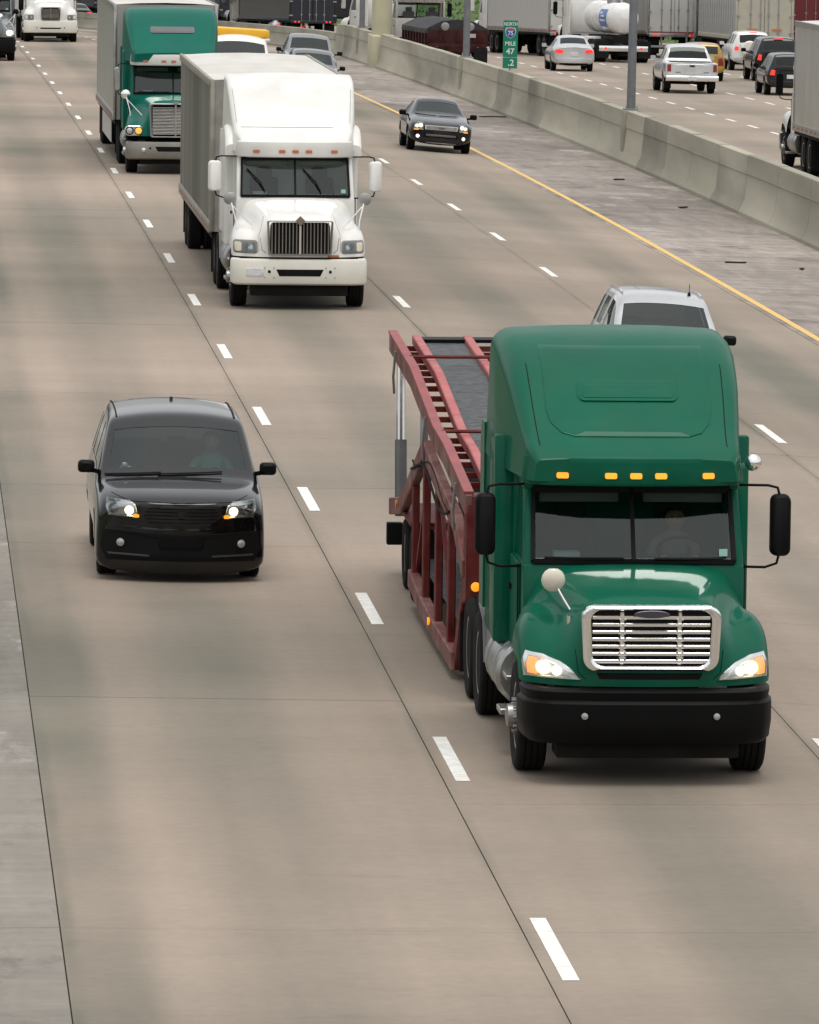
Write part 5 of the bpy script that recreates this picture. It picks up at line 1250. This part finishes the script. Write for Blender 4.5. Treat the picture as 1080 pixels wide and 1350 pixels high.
    obj('gooseneck', MB().prism([(4.0, 1.1), (4.0, 1.3), (5.6, 1.35), (7.0, .7), (7.0, .3), (5.6, 1.05)], 'x', -.5, .5), red, root, .02)
    for sg in (-1, 1):
        for k in range(2): obj('hydraulic_hose', MB().tube([(sg * (1.285 - .02 * k), y, 1.72 + .1 * k - .12 * math.sin((y - 7) * 1.3 + k)) for y in [7 + .4 * i for i in range(15)]], .014, 5), RUBBER, root)
        for y in (6.2, 10.6, 15.4): obj('tie_chain', MB().tube([(sg * 1.28, y, rail_z(y) + .05), (sg * 1.30, y + .05, rail_z(y) - .25), (sg * 1.28, y + .15, rail_z(y) - .45)], .016, 5), STEEL, root)
    obj('front_panel', MB().box(-1.02, 1.02, 5.22, 5.30, 1.25, 1.95), red, root, .01, 1)
    obj('rear_bumper', MB().box(-1.2, 1.2, 16.35, 16.5, .42, .6), red, root, .02)
    ax = MB()
    for y in (13.68, 14.9): ax.tube([(-1, y, .41), (1, y, .41)], .07, 8)
    obj('axle', ax, FRAME, root)
    return root
# ------------------------------------------------------------------ traffic towards the camera
TG = 'trucks and trailers coming towards the camera'; CG = 'cars coming towards the camera'; TA = 'trucks and trailers driving away'; CA = 'cars driving away'
def put(o, label, cat, X, s, length, away=False, turn=0.0, group=None, dz=0.0):
    if label: tag(o, label, cat)
    if group: o['group'] = group
    place(o, X, s, length, turn, away, dz); bpy.context.view_layer.update(); return o
GREEN = paint('truck_green', (.0, .092, .052), .02, .24, .5, 0, .06); GREEN2 = paint('teal_green', (.0, .11, .078), .01, .2, .5, 0, .06)
WHITE = paint('truck_white', (.74, .735, .70), .12, .4, .45); CREAMW = paint('bumper_cream', (.66, .64, .565), .08, .4, .45)
green, gb = tractor('semi_tractor', dict(paint=GREEN, wb=4.5, drives=[3.95, 5.2], grille=(.63, 1.09, 1.70, 'h'), gn=7, gt=.017, gring=.075, studs=True, emblem='oval', lights='tear', slot=True, fog=(.62, .67, .032, mat('fog_lens', (.36, .36, .35), .25, .3, var=.05)),
    hoodmirror=(-1,), roof=aero_roof(), roofpanel=True, vent=(.50, 3.40, 3.58, GREEN), fronttab=True, mirpaint=SATIN, boxpaint=mat('grey_fender', (.2, .2, .205), .5, .2, var=.15)))
obj('horn_ball', MB().sphere((1.16, .8, 2.86), .085, 14).tube([(1.0, .85, 2.8), (1.16, .8, 2.86)], .03, 6), CHROME, green)
put(green, 'green semi tractor with chrome grille and lit headlights pulling the red car hauler', 'truck', 1.72, 67.5, 5, group=TG)
haul = put(car_hauler(), 'empty red car hauler trailer with open ramps behind the green tractor', 'trailer', 1.72, 67.5, 14, group=TG)
person('person', SKIN, mat('grey_shirt', (.25, .25, .26), .9), HAIR, green.matrix_world @ Matrix.Translation((.5, 1.58, 1.50)), 'person in a grey shirt driving the large green truck')

white, wb_ = tractor('semi_tractor', dict(paint=WHITE, wb=5.2, dh=[0, -.02, -.08, -.10, -.10, -.08, -.04, 0], df=[0, 0, .02, -.02, -.08, -.08, -.05, 0], grille=(.56, .97, 1.58, 'v'), gr=.03, gring=.03, gpaint=mat('grille_frame_grey', (.30, .28, .25), .4, .5), gbar=mat('grille_bar_grey', (.23, .21, .19), .4, .6), emblem='diamond', lights='rect', bstyle='flat', bpaint=CREAMW, bumper=(.44, .90), bslot=(.42, .76, .62)[0:1] + (.60, .72),
    roof=[(.88, 1.0, 2.7, 2.90, .05), (.98, 1.02, 2.7, 2.96, .06), (1.15, 1.05, 2.7, 3.0, .07), (1.35, 1.1, 2.7, 3.08, .1), (1.6, 1.13, 2.7, 3.32, .14), (1.95, 1.16, 2.7, 3.62, .15), (2.3, 1.18, 2.7, 3.82, .13), (2.7, 1.19, 2.7, 3.95, .10), (3.35, 1.2, 2.7, 4.0, .08)],
    visor=(2.62, .66), shoulders=True, wseams=True, marker=ORANGE_OFF, mirpaint=WHITE, mirx=1.44, mirw=.24, mirror=(2.0, 2.55), rods=True, hmpaint=mat('grey_mirror_back', (.3, .3, .29), .4, .3), wipers='diag', boxpaint=ALU))
put(white, 'white semi tractor with vertical grille bars and tall roof fairing', 'truck', 1.76, 127.8, 5.5, group=TG)
obj('marker_strip', decal(rrect(.50, .70, .93, .97, .01, 1), 'front', wb_, .02, .02), ORANGE_OFF, white)
DIRTY = mat('dirty_trailer_side', (.19, .18, .148), .65, var=.35, scale=.8, stretch=(.6, .5, .06), dirt=((.045, .048, .035), 1.0, .9, (.8, .42, .05)), coord='World')
ROOFW = mat('trailer_roof_white', (.62, .61, .57), .5, var=.06, scale=.5, dirt=((.40, .36, .30), .45, .8, (2, .3, 1)))
tr = box_trailer('box_trailer', DIRTY, L=14.3, W=2.58, top=3.84, z=1.02, roofm=ROOFW, railm=mat('trailer_rail', (.30, .285, .24), .5, .3, var=.2), frontm=mat('trailer_front', (.30, .29, .26), .6, var=.2), npan=12)
put(tr, 'box trailer with grimy streaked grey side and white roof behind the white tractor', 'trailer', 1.72, 127.8 + 5.0, 14, group=TG)

kw, _ = tractor('semi_tractor', dict(paint=GREEN2, wb=5.6, dh=[0, 0, .02, .04, .02, 0, 0, 0], df=[0, -.05, -.16, -.22, -.26, -.24, -.12, 0], grille=(.62, .90, 1.74, 'h'), gr=.06, gring=.05, gn=19, gt=.009, gpaint=mat('dull_chrome', (.3, .3, .31), .35, .8), gbar=ALU, emblem='wing', lights='round', bstyle='flat', bpaint=mat('dull_bumper', (.24, .23, .2), .35, .7, var=.1), bumper=(.36, .80), bslot=(.5, .56, .68),
    fog=(.78, .60, .05, CHROME), roof=aero_roof(3.97, 1.2), vent=(.55, 3.40, 3.55, mat('vent_mesh_grey', (.12, .12, .125), .6)), vispaint=WHITE, marker=ORANGE_OFF, visor=(2.62, .52), mirpaint=ALU, mirw=.16, mirx=1.38, rods=True, stack=False, boxpaint=FRAME))
put(kw, 'teal green semi tractor with white visor strip half hidden by the white trailer', 'truck', 1.44, 177.3, 6, group=TG)
GREYT = mat('grey_trailer_side', (.40, .39, .37), .35, .35, var=.14, scale=.8, stretch=(1, 1.4, .1), dirt=(DUST, .3, 1), coord='World')
tr = box_trailer('box_trailer', GREYT, L=15.5, W=2.6, roofm=ROOFW, style='smooth', npan=13, skirt=mat('pale_skirt', (.5, .48, .44), .6))
put(tr, 'shiny grey box trailer pulled by the teal green tractor', 'trailer', 1.38, 177.3 + 4.3, 14, group=TG)
mack, _ = tractor('semi_tractor', dict(paint=WHITE, wb=5.0, dh=[0, -.02, -.06, -.06, -.04, 0, 0, 0], df=[0, 0, .05, .02, -.02, -.04, 0, 0], grille=(.42, .98, 1.56, 'h'), gr=.04, gring=.03, gpaint=mat('dull_chrome', (.3, .3, .31), .35, .8), gbar=mat('grille_bar_grey', (.23, .21, .19), .4, .6), gn=8, lights='rect', bstyle='flat', bpaint=CREAMW, bumper=(.40, .95), bslot=(.5, .58, .64), roof=aero_roof(3.95, 1.2), marker=AMBER_OFF, mirpaint=WHITE))
put(mack, 'far white semi tractor with pale bumper, left of the teal truck', 'truck', 1.45, 324.5, 6, group=TG)
tr = box_trailer('box_trailer', mat('far_white_side', (.6, .6, .58), .5), L=15, npan=8); put(tr, 'white box trailer behind the far white tractor', 'trailer', 1.45, 324.5 + 4.3, 14, group=TG)
SLATE = paint('slate_paint', (.16, .17, .18), .1, .9, .3, .5)
blk, _ = tractor('semi_tractor', dict(paint=SLATE, cabpaint=SLATE, wb=5.2, df=[0, -.03, -.1, -.12, -.12, -.1, -.05, 0], grille=(.55, .95, 1.62, 'h'), gn=9, lights='rect', bstyle='flat', bpaint=SATIN, bumper=(.34, .88), roof=aero_roof(3.9, 1.18), marker=AMBER_OFF, mirpaint=SATIN, rods=True, hmpaint=SATIN))
put(blk, 'grey and black semi tractor cut off by the left picture edge', 'truck', -1.98, 283.6, 6, group=TG)
obj('lamp', MB().sphere((.95, -.95, 1.1), .13, 12, (1, .4, 1)), LAMP_SOFT, blk)

v = minivan(); put(v, None, None, -2.04, 83.6, 3, group=CG)
person('person', SKIN, mat('teal_shirt', (.03, .30, .24), .9, var=.1), HAIR, v.matrix_world @ Matrix.Translation((.43, 1.36, .70)), 'person in a teal shirt driving the black minivan')
pl = MB(); pl.sphere((0, 0, .075), .085, 14, (1.25, .7, .85)); pl.sphere((-.02, -.03, .15), .04, 10)
o = obj('plush_toy', pl, mat('pale_plush', (.62, .68, .66), .95, var=.08)); o.matrix_world = v.matrix_world @ Matrix.Translation((-.60, .66, 1.06)); tag(o, 'small pale plush lying on the minivan dashboard behind the windshield', 'plush toy')
put(dark_sedan(), None, None, 9.70, 200.5, 2.7, group=CG)
put(hidden_suv(), None, None, 6.12, 106.5, 2.66, group=CG)
put(shuttle_van(), None, None, 5.15, 223.0, 3.3, group=CG)
put(grey_pickup_front(), None, None, 9.55, 262.0, 3.3, group=CG)
put(grey_crossover(), None, None, 8.6, 243.0, 2.6, group=CG)

# ------------------------------------------------------------------ traffic driving away: s is the station of the front axle
put(silver_sedan(), None, None, 22.6, 298.6 + 2.6, 2.6, True, group=CA)
put(silver_pickup(), None, None, 23.87, 265.5 + 3.3, 3.3, True, group=CA)
put(gold_car(), None, None, 26.55, 285.2 + 2.4, 2.4, True, group=CA)
put(spare_suv(), None, None, 31.0, 306.5 + 2.66, 2.66, True, group=CA)
put(black_suv_far(), None, None, 29.7, 287.0 + 2.7, 2.7, True, group=CA)
put(dark_hatch(), None, None, 27.5, 265.0 + 2.5, 2.5, True, group=CA)
put(far_car('silver car whose roof just shows over the far median barrier', (.55, .56, .57)), None, None, 17.4, 352, 2.7, True, group=CA)
put(far_car('dark car with red tail lights beyond the barrier at the far left', (.02, .02, .022)), None, None, 18.0, 486, 2.7, True, group=CA)
put(far_car('pale car beyond the barrier above the yellow roof board', (.62, .62, .62)), None, None, 17.0, 392, 2.7, True, group=CA)

def away_tractor(label, X, s, paintm, turn=0.0, **kw_):
    C = dict(paint=paintm, wb=5.2, grille=(.55, .97, 1.6, 'h'), gn=5, lights='rect', bstyle='flat', bpaint=CHROME, bumper=(.42, .9), roof=aero_roof(3.95, 1.2), marker=AMBER_OFF, mirpaint=paintm, rearwheel='truck_rear'); C.update(kw_)
    t, _ = tractor('semi_tractor', C); return put(t, label, 'truck', X, s, 6, True, turn, TA)
SILV = mat('bare_aluminium_side', (.46, .46, .45), .38, .45, var=.15, scale=.7, stretch=(1, 1.2, .15), dirt=(DUST, .25, 1), coord='World')
WSIDE = mat('white_trailer_side', (.62, .62, .59), .45, .1, var=.08, scale=.8, stretch=(1, 1.2, .2), dirt=(DUST, .2, 1), coord='World')
# the semi at the right edge
away_tractor('white semi tractor at the right picture edge pulling a pale trailer', 19.95, 195.2, WHITE, mirpaint=SATIN)
tr = box_trailer('box_trailer', mat('pale_glossy_side', (.50, .49, .46), .22, .25, var=.08, scale=.8, stretch=(1, 1.2, .2), dirt=(DUST, .25, 1), coord='World'), L=15.5, roofm=ROOFW, npan=13); put(tr, 'pale glossy box trailer cut off by the right picture edge', 'trailer', 19.95, 192.2, 14, True, group=TA)
# grey trailer, tanker and the row of trailers behind
away_tractor('white semi tractor pulling the grey trailer behind the green sign', 24.0, 352.0, WHITE, R(6))
tr = box_trailer('box_trailer', mat('flat_grey_side', (.46, .45, .43), .55, var=.08, scale=.6), L=14.6, npan=10, lights=RED_LIT, doorm=WSIDE); put(tr, 'flat grey box trailer passing behind the green mile sign', 'trailer', 24.3, 346.8, 14, True, R(6), TA)
away_tractor('white semi tractor pulling the white tank trailer', 26.05, 330.0, WHITE, R(3), mirpaint=SATIN)
put(tank_trailer(), 'white tank trailer with a blue printed panel on its side', 'trailer', 26.3, 325.5, 12, True, R(3), TA)
away_tractor('white semi tractor in front of the silver trailer, behind the nearest light pole', 30.2, 357.0, WHITE, R(2))
tr = box_trailer('box_trailer', SILV, L=14.6, npan=11, doorm=WSIDE, lights=RED_LIT); put(tr, 'silver box trailer with pale rear doors behind the silver pickup', 'trailer', 30.4, 351.6, 14, True, R(2), TA)
BEIGE = mat('beige_container', (.46, .44, .36), .55, var=.06, dirt=(DUST, .15, 1))
away_tractor('dark semi tractor ahead of the ribbed grey and beige trailer', 33.0, 338.5, SLATE, 0, mirpaint=SATIN)
tr = box_trailer('box_trailer', mat('ribbed_grey_side', (.40, .40, .39), .5, .2, var=.12), L=14.6, npan=8, style='ribbed', doorm=BEIGE, railm=BEIGE, tape=False); put(tr, 'ribbed grey trailer with beige rear behind the white car with spare wheel', 'trailer', 33.05, 333.2, 14, True, 0, TA)
for x in (-.55, .55): obj('clearance_light', MB().box(x - .22, x + .22, 14.63, 14.66, 1.55, 1.62), AMBER_OFF, tr)
DRED = mat('container_dark_red', (.15, .006, .012), .45, var=.15, coat=.2)
tr = box_trailer('container_trailer', DRED, L=12.3, style='corrugated', railm=DRED, doorm=DRED, tape=False); put(tr, 'dark red container trailer above the pale trailer at the right edge', 'trailer', 36.9, 342.0, 12, True, 0, TA)
put(dump_trailer(), 'dark red dump trailer under a black tarpaulin behind the median barrier', 'trailer', 17.2, 304.5, 9, True, R(2), TA)
away_tractor('light grey day cab tractor ahead of the tarpaulin-covered dump trailer', 16.95, 311.5, mat('light_grey_cab', (.42, .40, .35), .5, coat=.2), R(3), sleeper=False, roof=[(.52, .98, 2.6, 2.74, .05), (.9, 1.03, 2.6, 2.78, .06), (2.0, 1.04, 2.6, 2.78, .06)], visor=(2.5, .5), mirpaint=SATIN)
away_tractor('white semi tractor seen from its side left of the cream pier', 17.4, 350.0, WHITE, R(14), mirpaint=CHROME)
NAVY = mat('navy_trailer', (.012, .014, .024), .45, coat=.2, var=.15)
tr = box_trailer('box_trailer', NAVY, L=14.6, npan=10, railm=NAVY, tape=False, lights=RED_LIT); put(tr, 'dark navy box trailer with lit tail lights beyond the grey pickup', 'trailer', 16.8, 400.0, 14, True, R(4), TA)
tr = box_trailer('box_trailer', NAVY, L=14.6, npan=10, railm=NAVY, tape=False); put(tr, 'dark navy box trailer left of the farthest light pole', 'trailer', 18.1, 446.0, 14, True, R(6), TA)
for t, X, s in (('dark semi tractor pulling the navy trailer with lit tail lights', 16.6, 406.0), ('dark semi tractor pulling the navy trailer left of the farthest pole', 18.0, 452.0)): away_tractor(t, X, s, SLATE, R(5))
tr = box_trailer('box_trailer', NAVY, L=14.6, npan=10, railm=NAVY, tape=False, lights=RED_LIT); put(tr, 'dark box trailer at the far left beyond the white tractor', 'trailer', 23.2, 520.0, 14, True, R(6), TA)
tr = box_trailer('box_trailer', mat('black_trailer', (.01, .01, .012), .5), L=14.6, npan=10, railm=NAVY, tape=False); put(tr, 'black box trailer in the distance between the teal truck and the yellow board', 'trailer', 22.6, 486.0, 14, True, R(6), TA)
tr = box_trailer('box_trailer', mat('black_trailer', (.01, .01, .012), .5), L=14.6, npan=10, railm=NAVY, tape=False); put(tr, 'black box trailer just left of the white tractor by the pier', 'trailer', 26.0, 445.0, 14, True, R(6), TA)
